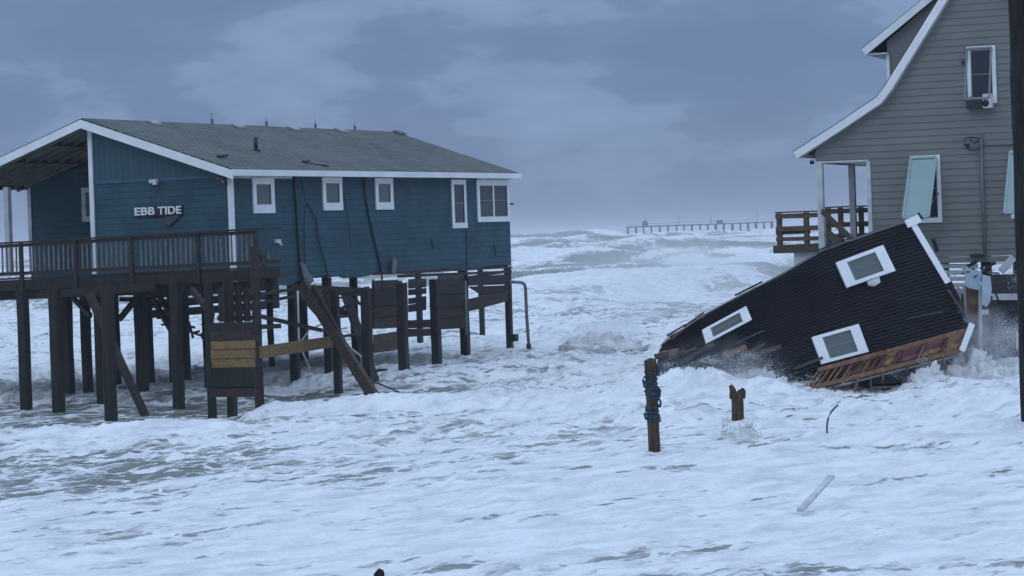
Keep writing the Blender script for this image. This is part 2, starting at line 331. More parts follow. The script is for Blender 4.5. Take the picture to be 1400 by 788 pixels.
    foam += far*(.30*fbm(c/6,s/15,111,4,.6)+.12*fbm(c/14,s/40,113,3)) - 1.25*np.clip(sf,0,1)*(.8+.5*fbm(c/4,s/9,115,3)) + .7*np.clip(sc_,0,1)
    foam -= .50*tr*(.75+.5*fbm(X/1.4,Y/2.5,97,3))
    lf = wdist(30,640,5.5,5.0,.3)+.9*wdist(150,650,3.0,2.0,.5)+.7*wdist(10,700,2.6,3.0,0)+.45*wdist(215,628,2,2)+.4*wdist(120,740,3,1.2,.5)
    foam -= .22*np.clip(lf,0,1)
    foam -= .36*wdist(1190,775,3.0,.6,0)+.3*wdist(1330,640,2.4,.6,.8)+.34*wdist(820,762,1.6,.5,.7)+.3*wdist(960,745,1.2,.5,.6)
    foam += .18*sstep(48,34,Y)*(1-np.clip(lf,0,1))
    ql=X*.66+Y*.75; qk=X*.75-Y*.66; foam -= .24*sstep(.16,.5,fbm(qk/.42,ql/6.5,131,4,.55))*(1-sstep(55,75,Y)); foam -= .16*sstep(.2,.5,fbm(qk/1.1,ql/14,133,3))*(1-sstep(60,80,Y))
    foam += .07+.08*sstep(75,100,Y)*(1-sstep(170,260,Y))
    foam=np.clip(foam,0,1.25)
    water_dark = np.clip(.9*tr+lf*.7,0,1)*np.ones_like(X)  # darker water tone under the house and in the left foreground
    h=np.where(Y<20,h*.3,h)
    return h, foam, water_dark
H, FO, TU = sea()
me = bpy.data.meshes.new('sea'); nr,nc=XX.shape
co=np.stack([XX,YY,H],-1).reshape(-1,3).astype(np.float32)
idx=np.arange(nr*nc).reshape(nr,nc); q=np.stack([idx[:-1,:-1],idx[:-1,1:],idx[1:,1:],idx[1:,:-1]],-1).reshape(-1,4)
me.vertices.add(nr*nc); me.vertices.foreach_set('co',co.ravel()); me.loops.add(q.size); me.loops.foreach_set('vertex_index',q.ravel().astype(np.int32))
me.polygons.add(len(q)); me.polygons.foreach_set('loop_start',np.arange(0,q.size,4,dtype=np.int32)); me.polygons.foreach_set('loop_total',np.full(len(q),4,dtype=np.int32))
me.polygons.foreach_set('use_smooth',np.ones(len(q),dtype=bool)); me.update(calc_edges=True)
a=me.attributes.new('foam','FLOAT','POINT'); a.data.foreach_set('value',FO.ravel().astype(np.float32))
a=me.attributes.new('water_dark','FLOAT','POINT'); a.data.foreach_set('value',TU.ravel().astype(np.float32))
seao=bpy.data.objects.new('sea',me); COL.objects.link(seao); tag(seao,kind='structure')
def sea_h(x,y):
    i=int(np.clip(np.searchsorted(Ys,y),1,nr-1)); s=x/(max(y,0)+6); j=int(np.clip(np.searchsorted(sls,s),1,nc-1)); return float(H[i,j])
m,t,b=newmat('foaming_sea'); nd=t.nodes; lk=t.links
tcn=nd.new('ShaderNodeTexCoord'); af=nd.new('ShaderNodeAttribute'); af.attribute_name='foam'; at_=nd.new('ShaderNodeAttribute'); at_.attribute_name='water_dark'
def nmap(rz,sc):
    v=nd.new('ShaderNodeMapping'); v.vector_type='TEXTURE'; v.inputs['Rotation'].default_value=(0,0,rz); v.inputs['Scale'].default_value=sc; lk.new(tcn.outputs['Object'],v.inputs[0]); return v
def noise(v,s,dt=5,r=.55,dist=0):
    n=nd.new('ShaderNodeTexNoise'); n.inputs['Scale'].default_value=s; n.inputs['Detail'].default_value=dt; n.inputs['Roughness'].default_value=r; n.inputs['Distortion'].default_value=dist; lk.new(v.outputs[0],n.inputs['Vector']); return n
def math_(op,a,b_=None,c=None):
    n=nd.new('ShaderNodeMath'); n.operation=op
    for i,v in enumerate((a,b_,c)):
        if v is None: continue
        if isinstance(v,(int,float)): n.inputs[i].default_value=v
        else: lk.new(v,n.inputs[i])
    return n.outputs[0]
va=nmap(math.radians(52),(2.6,.8,1)); na=noise(va,1.5,6,.6,.6)
vb=nmap(math.radians(60),(1.6,.8,1)); nb=noise(vb,.35,4,.5,.3)
vc=nmap(0,(1,1,1)); ncn=noise(vc,7,5,.6)
nn=math_('ADD',math_('MULTIPLY',na.outputs['Fac'],.68),math_('MULTIPLY',nb.outputs['Fac'],.32))
nn=math_('ADD',nn,math_('MULTIPLY',math_('SUBTRACT',ncn.outputs['Fac'],.5),.25))
nn=math_('MULTIPLY_ADD',nn,1.75,-.375)
# foam where attribute exceeds noise
dlt=math_('SUBTRACT',af.outputs['Fac'],nn)
# scattered dashes of clear water between the foam rafts
vd=nmap(math.radians(38),(1.9,.62,1)); d1=noise(vd,1.35,3,.5,.35); d2=noise(vc,.22,2,.5)
dsh=nd.new('ShaderNodeMapRange'); dsh.interpolation_type='SMOOTHSTEP'; lk.new(math_('ADD',d1.outputs['Fac'],math_('MULTIPLY',d2.outputs['Fac'],.30)),dsh.inputs[0]); dsh.inputs[1].default_value=.775; dsh.inputs[2].default_value=.86
dlt=math_('SUBTRACT',dlt,math_('MULTIPLY',dsh.outputs[0],.42))
vd2=nmap(math.radians(50),(1.3,.5,1)); d3=noise(vd2,3.6,4,.55,.2)
dlt=math_('SUBTRACT',dlt,math_('MULTIPLY',math_('SUBTRACT',d3.outputs['Fac'],.42),.55))
# lacy veins of foam where the cover thins out
vw=nmap(math.radians(48),(1.5,.8,1)); wv=nd.new('ShaderNodeVectorMath'); wv.operation='MULTIPLY_ADD'; nw_=nd.new('ShaderNodeTexNoise'); nw_.inputs['Scale'].default_value=1.1; nw_.inputs['Detail'].default_value=4; lk.new(vw.outputs[0],nw_.inputs['Vector'])
lk.new(nw_.outputs['Color'],wv.inputs[0]); wv.inputs[1].default_value=(1.3,1.3,0); lk.new(vw.outputs[0],wv.inputs[2])
vo=nd.new('ShaderNodeTexVoronoi'); vo.feature='DISTANCE_TO_EDGE'; vo.inputs['Scale'].default_value=1.5; lk.new(wv.outputs[0],vo.inputs['Vector'])
vn=nd.new('ShaderNodeMapRange'); vn.interpolation_type='SMOOTHSTEP'; lk.new(vo.outputs['Distance'],vn.inputs[0]); vn.inputs[1].default_value=0; vn.inputs[2].default_value=.16; vn.inputs[3].default_value=.34; vn.inputs[4].default_value=-.06
dlt=math_('ADD',dlt,vn.outputs[0])
mask=nd.new('ShaderNodeMapRange'); mask.interpolation_type='SMOOTHSTEP'; lk.new(dlt,mask.inputs[0]); mask.inputs[1].default_value=-.12; mask.inputs[2].default_value=.32
# foam colour: fresh white to thin greyish
frm=nd.new('ShaderNodeValToRGB'); lk.new(noise(nmap(math.radians(45),(1.8,.8,1)),1.5,8,.68,.5).outputs['Fac'],frm.inputs[0])
frm.color_ramp.elements[0].position=.30; frm.color_ramp.elements[0].color=(.56,.585,.60,1); frm.color_ramp.elements[1].position=.58; frm.color_ramp.elements[1].color=(.86,.87,.86,1)
wc=nd.new('ShaderNodeMixRGB'); lk.new(at_.outputs['Fac'],wc.inputs[0]); wc.inputs[1].default_value=(.185,.20,.18,1); wc.inputs[2].default_value=(.15,.165,.14,1)
mc=nd.new('ShaderNodeMixRGB'); lk.new(mask.outputs[0],mc.inputs[0]); lk.new(wc.outputs[0],mc.inputs[1]); lk.new(frm.outputs[0],mc.inputs[2]); lk.new(mc.outputs[0],b.inputs['Base Color'])
rg=nd.new('ShaderNodeMapRange'); lk.new(mask.outputs[0],rg.inputs[0]); rg.inputs[3].default_value=.28; rg.inputs[4].default_value=.8; lk.new(rg.outputs[0],b.inputs['Roughness'])
b.inputs['Specular IOR Level'].default_value=.35
hh=math_('ADD',math_('MULTIPLY',ncn.outputs['Fac'],.35),math_('MULTIPLY',mask.outputs[0],.6)); hh=math_('ADD',hh,math_('MULTIPLY',na.outputs['Fac'],.9)); hh=math_('ADD',hh,math_('MULTIPLY',noise(vc,2.6,5,.6).outputs['Fac'],.8))
bn=nd.new('ShaderNodeBump'); bn.inputs['Distance'].default_value=.11; bn.inputs['Strength'].default_value=.9; lk.new(hh,bn.inputs['Height']); lk.new(bn.outputs[0],b.inputs['Normal'])
me.materials.append(m)
# seabed so that nothing below is empty
sb=MB(); sb.box((-4000,-60,-3.2),(4000,9000,-3.0)); tag(sb.build('seabed',mat('wet_sand',(.2,.18,.15))),kind='structure')

# ================================================================== blue house on pilings
K=.507; ANG=math.atan2(1,K)
pc=at(316,236,68.0)
BF=Frame((pc.x,pc.y,0),ANG)
bh=empty('stilt_house',(pc.x,pc.y,0),ANG)
tag(bh,'blue shingled beach house raised on dark wooden pilings above the surf, with a front deck','house')
side=lambda px,py,y=0.0: BF.hit(px,py,1,y)      # -> local point on the long side wall
front=lambda px,py,x=0.0: BF.hit(px,py,0,x)
LEN=side(697,300).x; ZE=side(316,236).z; ZB=side(540,374).z
apx=front(125,172); WH=apx.y; WID=2*WH; ZR=apx.z
print('blue LEN',LEN,'WID',WID,'eave',ZE,'bottom',ZB,'ridge',ZR)
REC=3.0    # porch recess
# walls
z1=front(222,246).z
w=MB(); # long near side wall with slightly ragged lower edge
xs=np.linspace(0,LEN,60); low=[ZB+.05*math.sin(x*1.7)+random.uniform(-.02,.02)-.10*(x<3)+(.03 if x>13 else 0) for x in xs]
poly=[(x,0,z) for x,z in zip(xs,low)]+[(LEN,0,ZE),(0,0,ZE)]
w.prism(poly,(0,.12,0)); 
w.prism([(LEN,.12,ZB),(LEN,WID,ZB),(LEN,WID,ZE),(LEN,.12,ZE)],(-.12,0,0)); w.prism([(REC,WID,ZB),(LEN,WID,ZB),(LEN,WID,ZE),(REC,WID,ZE)],(0,-.12,0))
side_wall=w.build('wall',M_bside,bh)
w=MB(); w.prism([(0,.0,ZB),(0,WH,ZB),(0,WH,z1),(0,.0,z1)],(.12,0,0)); fw=w.build('front_wall',M_bfront,bh)
w=MB(); w.prism([(0.0,0,z1),(0.0,WH,z1),(0.0,WH,ZR-.10),(0,.12,ZE-.02)],(.12,0,0)); w.build('gable_panel',M_batten,bh)
w=MB(); w.box((-.03,-.02,z1-.03),(0,WH,z1+.05)); w.build('gable_skirt_board',mat('blue_trim',(.04,.11,.17),.6),bh)
w=MB(); w.prism([(REC,WH,ZB),(REC,WID,ZB),(REC,WID,ZE+.0),(REC,WH,ZR-.3)],(.12,0,0)); w.prism([(.12,WH,ZB),(REC,WH,ZB),(REC,WH,ZR-.25),(.12,WH,ZR-.25)],(0,-.12,0)); w.build('porch_wall',M_bfront,bh)
w=MB(); w.box((.1,.1,ZB-.0),(LEN-.1,WID-.1,ZB+.12)); w.build('floor_frame',M_wood,bh)
# interior block so that openings look dark
# roof: gable at the front, hip at the far end
OV=.35; OVE=.10; slope=(ZR-ZE)/WH
rx0=-.45
def ridge_a():
    best=None
    for i in range(300):
        a_=5+i*.05
        p=BF.M@Vector((a_,WH,ZR+.1)); q=((p.x/p.y)*F)
        if best is None or abs(q-(ray(540,186).x*F))<best[0]: best=(abs(q-(ray(540,186).x*F)),a_)
    return best[1]
RA=ridge_a(); print('ridge end a',RA)
TH=.14; ez=ZE-OV*slope+.06
def rz(y): return ZR+.06-abs(y-WH)*slope
A_=(rx0,-OV,rz(-OV)); B_=(LEN+OVE,-OV,rz(-OV)); C_=(LEN+OVE,WID+OV,rz(-OV)); D_=(rx0,WID+OV,rz(-OV)); R0=(rx0,WH,ZR+.06); R1=(RA,WH,ZR+.06)
r=MB(); vs=[A_,B_,R1,R0,C_,D_]; vs2=[(x,y,z+TH) for x,y,z in vs]
n=6
r.add(vs+vs2,[(6,7,8,9),(7,10,8),(10,11,9,8),(0,3,2,1),(1,2,4),(4,2,3,5),(0,1,7,6),(1,4,10,7),(4,5,11,10),(0,6,9,3),(3,9,11,5)])
roof=r.build('roof',M_roof,bh)
t_=MB()    # rakes (front) and eaves
for y0,y1 in ((-OV-.03,WH),(WID+OV+.03,WH)):
    p=Vector((rx0-.03,y0,rz(-OV)+TH-.05)); q_=Vector((rx0-.03,y1,ZR+.06+TH-.05))
    t_.prism([p,q_,q_-Vector((0,0,.235)),p-Vector((0,0,.235))],(-.04,0,0))
t_.build('rake_board',M_white,bh)
t_=MB(); zt=rz(-OV)+TH-.02
t_.box((rx0-.06,-OV-.07,zt-.17),(LEN+OVE+.05,-OV-.01,zt)); t_.box((LEN+OVE+.01,-OV,zt-.17),(LEN+OVE+.06,WID+OV,zt)); t_.box((rx0,WID+OV+.01,zt-.17),(LEN+OV,WID+OV+.07,zt)); t_.build('fascia',M_white,bh)
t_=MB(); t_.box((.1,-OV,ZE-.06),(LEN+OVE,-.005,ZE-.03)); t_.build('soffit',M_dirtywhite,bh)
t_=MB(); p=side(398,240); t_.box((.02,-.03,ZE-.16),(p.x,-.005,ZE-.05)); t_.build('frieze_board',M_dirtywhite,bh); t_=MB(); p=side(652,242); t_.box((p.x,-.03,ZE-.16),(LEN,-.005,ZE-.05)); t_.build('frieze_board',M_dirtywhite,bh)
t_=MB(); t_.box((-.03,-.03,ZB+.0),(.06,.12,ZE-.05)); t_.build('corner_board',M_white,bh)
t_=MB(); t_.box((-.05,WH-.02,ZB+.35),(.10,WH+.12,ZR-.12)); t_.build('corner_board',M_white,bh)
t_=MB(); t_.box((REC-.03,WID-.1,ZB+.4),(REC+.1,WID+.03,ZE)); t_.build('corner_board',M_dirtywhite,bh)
# porch: ceiling boards, purlins, beam, post
t_=MB(); t_.prism([(rx0+.05,WH+.1,ZR-.0),(rx0+.05,WID+OV-.05,rz(-OV)-.01),(rx0+.05,WID+OV-.05,rz(-OV)-.04),(rx0+.05,WH+.1,ZR-.03)],(REC+.6,0,0)); t_.build('porch_ceiling',M_soffit,bh)
for yy in (WH+1.2,WH+2.5):
    for k in range(6):
        x0=rx0+.3+k*.52; t_=MB(); zz=rz(yy)-.09; t_.box((x0,yy-.1,zz-.10),(x0+.22,yy+.1,zz+.03)); t_.build('purlin_block',M_wood,bh)
for k in range(7):
    x0=rx0+.12+k*.52; t_=MB(); t_.beam((x0,WH+.1,ZR-.10),(x0,WID+OV-.1,rz(-OV)-.06),.05,.12,side=(1,0,0)); t_.build('rafter',M_soffit,bh)
t_=MB(); zc=front(30,255).z; t_.box((-.02,WID-1.2,zc),(.16,WID+.2,zc+.2)); t_.box((0,WID-.04,zc),(REC,WID+.12,zc+.2)); t_.build('porch_beam',M_wood,bh)
py_=front(8,280).y
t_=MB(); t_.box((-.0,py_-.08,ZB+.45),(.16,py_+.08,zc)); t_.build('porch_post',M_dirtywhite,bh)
# windows
def window(frame_pts, normal, name='window', trim=.13, bot=.2, gl=M_glass, meeting=False, mull=False, parent=bh, tm=M_white, proud=.045):
    """frame_pts: local lower-left and upper-right corner on the wall; normal axis index, sign"""
    (u0,zz0),(u1,zz1)=frame_pts; ax,sg,base=normal
    def B(u_a,z_a,u_b,z_b,d0,d1):
        m_=MB()
        if ax==1: m_.box((u_a,base+sg*d0,z_a),(u_b,base+sg*d1,z_b))
        else: m_.box((base+sg*d0,u_a,z_a),(base+sg*d1,u_b,z_b))
        return m_
    if u0>u1: u0,u1=u1,u0
    f=B(u0,zz1-trim,u1,zz1,.004,proud)
    for x in (B(u0,zz0,u1,zz0+bot,.004,proud+.006),B(u0,zz0+bot,u0+trim,zz1-trim,.004,proud),B(u1-trim,zz0+bot,u1,zz1-trim,.004,proud)):
        f.add(x.v,x.f)
    if mull: 
        x=B((u0+u1)/2-.04,zz0+bot,(u0+u1)/2+.04,zz1-trim,.004,proud-.004); f.add(x.v,x.f)
    wo=f.build(name,tm,parent)
    B(u0+trim,zz0+bot,u1-trim,zz1-trim,.004,.012).build('pane',gl,wo)
    sr=B(u0+trim,(zz0+zz1)/2+.0,u1-trim,(zz0+zz1)/2+.035,.013,.022) if gl is M_glassd else MB()
    # inner sash ring
    for x in (B(u0+trim,zz0+bot,u1-trim,zz0+bot+.03,.013,.03),B(u0+trim,zz1-trim-.03,u1-trim,zz1-trim,.013,.03),B(u0+trim,zz0+bot+.03,u0+trim+.03,zz1-trim-.03,.013,.03),B(u1-trim-.03,zz0+bot+.03,u1-trim,zz1-trim-.03,.013,.03)):
        sr.add(x.v,x.f)
    sr.build('sash',M_metal,wo)
    return wo
def swin(x0,y0,x1,y1,**k):
    p=side(x0,y1); q_=side(x1,y0); window(((p.x,p.z),(q_.x,q_.z)),(1,-1,0.0),**k)
swin(345.5,244,373,292,trim=.17,bot=.24); swin(441,243,466,288,trim=.17,bot=.22); swin(513,244,535.5,287,trim=.17,bot=.22)
swin(618,246,635.5,312.5,trim=.15,bot=.17,gl=M_glassd); swin(652.5,247,694.5,304,trim=.17,bot=.17,gl=M_glassd,mull=True)
p=front(131,303,REC); q_=front(112,257,REC); window(((q_.y,p.z),(p.y-.25,q_.z)),(0,-1,REC),trim=.14,bot=.16,tm=M_dirtywhite)
# sign
def text_mesh(s_, size, ext):
    cu=bpy.data.curves.new('t','FONT'); cu.body=s_; cu.size=size; cu.extrude=ext; cu.bevel_depth=.010; cu.bevel_resolution=0; cu.space_character=1.02
    o=bpy.data.objects.new('t',cu); COL.objects.link(o); dg=bpy.context.evaluated_depsgraph_get(); me_=bpy.data.meshes.new_from_object(o.evaluated_get(dg)); bpy.data.objects.remove(o); return me_
p0=front(187,296); p1=front(250,280)
sgn=empty('house_sign',BF.M@Vector((-.06,(p0.y+p1.y)/2,p0.z)),ANG); sgn.parent=None
tag(sgn,'dark board sign with white letters EBB TIDE on the blue front wall','sign')
hw=abs(p0.y-p1.y)/2+.02
sm_=MB(); sm_.box((0,-hw,-.03),(.05,hw,p1.z-p0.z)); sbd=sm_.build('board',M_dkmetal,sgn)
tl_=MB(); tl_.prism([(0.0,-hw*.9,-.03),(0,-hw*.28,-.03),(0,-hw*.22,-.28),(0,-hw*.42,-.31),(0,-hw*.6,-.2)],(.04,0,0)); tl_.build('carved_tail',mat('grey_carving',(.07,.07,.065)),sgn)
for word,c0,c1 in (('EBB',hw*.98,hw*.12),('TIDE',-.0,-hw*.98)):
    me_=text_mesh(word,.30,.012); me_.materials.clear(); me_.materials.append(M_white)
    v=np.array([x.co[:] for x in me_.vertices]); mn,mxx=v.min(0),v.max(0)
    zz0,zz1=.015,p1.z-p0.z-.03
    for x in me_.vertices:
        fx=(x.co.x-mn[0])/(mxx[0]-mn[0]); fy=(x.co.y-mn[1])/(mxx[1]-mn[1])
        x.co=Vector((-.03+x.co.z, c0+(c1-c0)*fx, zz0+(zz1-zz0)*fy))
    o=bpy.data.objects.new('lettering',me_); COL.objects.link(o); o.parent=sgn
# lights on the walls
p=front(212,248); l=MB(); l.box((-.10,p.y-.14,p.z-.05),(-.004,p.y+.14,p.z+.05)); l.box((-.16,p.y-.14,p.z-.10),(-.08,p.y-.02,p.z+.02)); l.build('floodlight',M_pvc,bh)
p=front(307,244); l=MB(); l.tube([(-.004,p.y,p.z+.05),(-.12,p.y,p.z+.05),(-.16,p.y,p.z-.02)],.035); l.tube([(-.16,p.y-.05,p.z-.0),(-.18,p.y-.05,p.z-.14)],.05,8,.07); l.tube([(-.10,p.y+.05,p.z+.04),(-.2,p.y+.1,p.z-.04)],.045,8,.06); l.build('floodlight',M_metal,bh)
p=side(378,330); l=MB(); l.box((p.x-.12,-.08,p.z-.05),(p.x+.12,-.004,p.z+.05)); l.tube([(p.x,-.06,p.z),(p.x+.08,-.12,p.z-.12)],.04); l.build('outlet_box',M_pvc,bh)
p=side(365,351); l=MB(); l.box((p.x-.05,-.05,p.z-.09),(p.x+.05,-.004,p.z+.09)); l.build('outlet_box',M_metal,bh)
p=side(697,279,-.1); l=MB(); l.tube([(LEN+.0,-.05,p.z),(LEN+.14,-.08,p.z)],.03); l.build('hook',M_dkmetal,bh)
# cables down the wall
def cable(pts,r=.02,m_=M_cable,off=-.035):
    c=MB(); P=[side(x,y,off) for x,y in pts]
    c.tube([Vector(p) for p in P],r,6); return c.build('cable',m_,bh)
cable([(402,236),(403,262),(405,285),(407,320),(409,350),(413,376),(416,392)],.03)
cable([(412,248),(416,262),(418,275),(416,300),(416,340),(417,362)],.012)
cable([(420,278),(432,300),(436,330),(443,355),(449,378)],.018)
cable([(497,240),(499,265),(504,295),(512,330),(519,358),(522,378),(523,398)],.032)
cable([(637,248),(638,300),(638.5,366)],.014)
cable([(590,328),(593,340)],.02); cable([(676,336),(678,350)],.02); cable([(470,262),(476,300),(480,340)],.008)
# damaged shred under the side wall
for pts in ([(409,358),(416,362),(420,372),(428,384),(424,388),(414,380)],[(536,350),(541,358),(539,376),(534,372)],):
    c=MB(); P=[side(x,y,-.09) for x,y in pts]; c.prism(P,(0,-.05,0)); c.build('torn_trim',M_metal,bh)
M_ventw=mat('grey_vent_cover',(.33,.34,.34),.7,.2,4)
# roof fittings
for k,(px,py) in enumerate(((200,167),(316,173),(392,177.5),(457,181),(537,187))):
    pr=BF.hit(px,py,1,WH); h_=MB(); h_.prism([(pr.x-.26,WH-.45,ZR+.06),(pr.x-.2,WH-.12,ZR+.19),(pr.x+.24,WH-.12,ZR+.19),(pr.x+.16,WH-.45,ZR+.06)],(0,.0,.05)); h_.build('ridge_vent',M_ventw if k<4 else M_roof,bh)
for px,y0,y1 in ((289.5,155,172),(364,160,175),(431,163,179),(485,167,182)):
    p=BF.hit(px,y0,1,WH); h_=MB(); h_.tube([(p.x,WH,ZR+.1),(p.x-.02,WH,p.z)],.014,5); h_.tube([(p.x-.08,WH,ZR+.32),(p.x+.08,WH,ZR+.34)],.01,4); h_.box((p.x-.03,WH-.03,ZR+.18),(p.x+.03,WH+.03,ZR+.34)); h_.build('lightning_rod',M_metal,bh)
def roofpt(px,py):       # hit the near roof slope
    o=BF.I@Vector((0,0,CZ)); r=BF.I.to_3x3()@ray(px,py)  # plane z = ZR+.2-(WH-y)*slope
    c0=ZR+.06+TH-WH*slope; t=(c0+slope*o.y-o.z)/(r.z-slope*r.y); return o+r*t
p=roofpt(350,206); h_=MB(); h_.tube([p,p+Vector((0,0,.38))],.06,10); h_.tube([p,p+Vector((0,0,.05))],.15,10,.08); h_.build('vent_pipe',M_dkmetal,bh)
p=roofpt(420,223); h_=MB(); h_.beam(p+Vector((-.2,0,.04)),p+Vector((.15,.05,.06)),.12,.05); h_.tube([p,p+Vector((.5,-.4,-.1)),p+Vector((.7,-.5,-.3))],.02); h_.build('roof_scrap',M_dkmetal,bh)
p=roofpt(305,216); h_=MB(); h_.beam(p+Vector((-.25,0,.04)),p+Vector((.2,0,.06)),.1,.06); h_.build('roof_scrap',M_dkmetal,bh)
# ---- deck (front), railing
DA=-4.2
dz=lambda y: 3.42-.013*max(0,y+3)-0.0
yR=front(351,340,DA).y; yL=WID+2.2
print('deck right y',yR)
dk=MB()
ymid=[yR]+[yR+(yL-yR)*i/12 for i in range(1,13)]
for i in range(12):
    a0,a1=ymid[i],ymid[i+1]; xb=-.02 if a0>-.4 else DA+1.1
    for bxx in np.arange(DA,xb,.145):
        e2=min(bxx+.135,xb); dk.add([(bxx,a0,dz(a0)-.04),(e2,a0,dz(a0)-.04),(e2,a1,dz(a1)-.04),(bxx,a1,dz(a1)-.04),(bxx,a0,dz(a0)),(e2,a0,dz(a0)),(e2,a1,dz(a1)),(bxx,a1,dz(a1))],[(0,3,2,1),(4,5,6,7),(0,1,5,4),(1,2,6,5),(2,3,7,6),(3,0,4,7)])
deck=dk.build('deck',M_woodh,bh)
jm=MB()
for off,zt_,hh_ in ((0,-.05,.28),(.25,-.34,.24)):
    jm.add([],[]); a0,a1=yR+(.0 if off==0 else .0),yL
    jm.beam((DA+off,a0,dz(a0)+zt_-hh_/2),(DA+off,a1,dz(a1)+zt_-hh_/2),.07,hh_,side=(1,0,0))
jm.beam((DA+2.2,yR,dz(yR)-.3),(DA+2.2,yL,dz(yL)-.3),.08,.26,side=(1,0,0)) if False else None
jm.build('rim_beam',M_wood,deck)
for yy in np.arange(yR+.05,yL,.62):
    j=MB(); xe=-.05 if yy>-.4 else DA+1.1; j.beam((DA+.05,yy,dz(yy)-.17),(xe,yy,dz(yy)-.17),.05,.22,side=(0,1,0)); j.build('joist',M_wood,deck)
for off,yy0 in ((2.3,yR+3.1),(3.9,.1)):
    j=MB(); j.beam((DA+off,yy0,dz(yy0)-.42),(DA+off,yL,dz(yL)-.42),.1,.26,side=(1,0,0)); j.build('girder',M_wood,deck)
# lap of second skirt board hanging loose
j=MB(); j.beam((DA-.06,front(215,395,DA).y,front(215,392,DA).z),(DA-.06,front(55,405,DA).y,front(55,403,DA).z),.05,.2,side=(1,0,0)); j.build('loose_skirt_board',M_woodh,deck)
rl=MB(); RH=lambda y: .97-.004*max(0,y)
rl.beam((DA,yR-.05,dz(yR)+RH(yR)),(DA,yL,dz(yL)+RH(yL)),.16,.045,side=(1,0,0)); rl.beam((DA,yR,dz(yR)+RH(yR)-.08),(DA,yL,dz(yL)+RH(yL)-.08),.045,.09,side=(1,0,0)); rl.beam((DA,yR,dz(yR)+.12),(DA,yL,dz(yL)+.12),.045,.09,side=(1,0,0))
rl.beam((DA,yR,dz(yR)+RH(yR)),(DA+1.1,yR,dz(yR)+RH(yR)-.0),.14,.045); rl.beam((DA,yR,dz(yR)+.12),(DA+1.1,yR,dz(yR)+.12),.04,.09)
rail=rl.build('railing',M_woodb,bh)
ppx=[351,272,181,104,30,-30]
pys=[front(px,340,DA).y for px in ppx]
for i,yy in enumerate(pys):
    j=MB(); j.beam((DA-.045,yy,dz(yy)-.36),(DA-.045,yy,dz(yy)+RH(yy)-.03),.10,.10,side=(0,1,0),ch=.2); j.build('rail_post',M_woodb,rail)
cnt=0
for yy in np.arange(yR+.16,front(-12,340,DA).y,.155):
    if min(abs(yy-q) for q in pys)<.09: continue
    if cnt>=92: break
    cnt+=1; j=MB(); tl=random.uniform(-.012,.012); j.beam((DA+.04,yy,dz(yy)+.09),(DA+.04,yy+tl,dz(yy)+RH(yy)-.06),.036,.036,side=(0,1,0)); j.build('baluster',M_bal,rail)
# inner (back) railing seen through: left end of the deck
for yy in (yL-.1,):
    j=MB(); j.beam((DA,yy,dz(yy)+.95),(0,yy,dz(yy)+.95),.05,.12); j.beam((DA,yy,dz(yy)+.12),(0,yy,dz(yy)+.12),.05,.09)
    j.build('side_rail',M_woodb,rail)
# stair handrail falling off the deck's right end
j=MB(); p=at(352,338,64.6); q_=at(373,390,65.4); j.beam(p,q_,.06,.14); j.build('broken_handrail',M_woodb,bh,world=True)
j=MB(); p=at(353,371,64.6); q_=at(378,370,66.5); j.beam(p-Vector((0,0,.1)),q_-Vector((0,0,.1)),.9,.1); j.beam(p-Vector((0,0,.33)),q_-Vector((0,0,.33)),.06,.3); j.build('landing',M_wood,bh,world=True)
# ---- pilings
def piling(px,py,w,top=None,lean=0,mat_=M_wood,z=None,name='piling'):
    g=ground(px,py,-.12); sc_=F/g.y; wd=w/sc_
    l=BF.loc(g)
    if top is None:
        top = (2.95 if l.y>-.05 else 2.72) if (l.x>-.3) else dz(l.y)-.30
    j=MB(); base=Vector((g.x,g.y,-2.5)); tp=Vector((g.x+lean,g.y,top))
    ex=BF.M.to_3x3()@Vector((0,1,0)); j.beam(base,tp,wd*.92,wd*.92,side=ex,ch=.28,jit=.012); o=j.build(name,mat_,bh,world=True); return g
for a_ in ((36,562,15),(80,563,16),(96,550,13),(121,547,13),(139,554,12),(152,577,16),(161,537,10),(196,547,16),(207,538,10),(237,526,9),(245,560,15),(256,536,11),
           (404,527,13),(417,508,11),(451,522,12),(463,541,11),(487,503,10),(505,541,14),(553,520,14),(598,507,13),(637,496,12.5),(698,487,9),(575,480,8),(660,470,7),(330,528,9),(372,515,8)):
    piling(*a_)
for a_,tp in (((291,571,11),3.3),((318,569,13),3.3),((355,559,11.5),3.95),((285,540,9),3.2)):
    piling(*a_,top=tp,mat_=M_woodb if a_[0]==355 else M_wood,name='deck_piling')
# diagonal props and knee braces
def bar(p,q,w,h,m_=M_wood,name='brace',par=bh):
    j=MB(); j.beam(p,q,w,h,jit=0); return j.build(name,m_,par,world=True)
bar(at(122,402,61.5),at(203,578,60.6),.18,.14,M_woodb,'diagonal_prop')
bar(at(186,409,66),at(163,437,65.5),.1,.14); bar(at(262,396,62),at(291,433,61),.1,.14)
bar(at(163,409.5,66.2),at(190,409.5,66.3),.08,.12); bar(at(100,408,67),at(124,432,66),.1,.12)
# cross bracing beneath the house
bar(at(205,402,70),at(236,455,69),.1,.16,M_wood,'stair_stringer'); bar(at(214,400,69.6),at(240,440,68.8),.1,.14,M_wood,'stair_stringer')
for k in range(5):
    p=at(210+k*6,408+k*9,69.2); bar(p+Vector((-.28,.0,0)),p+Vector((.26,.1,.05)),.22,.05,M_wood,'stair_tread')
for a_,b_ in (((258,440),(264,462)),((262,447),(266,448)),((256,452),(277,460)),((262,456),(273,453)),((276,456),(277,463))):
    bar(at(*a_,66.8),at(*b_,66.9),.06,.06,M_wood,'broken_pipe')
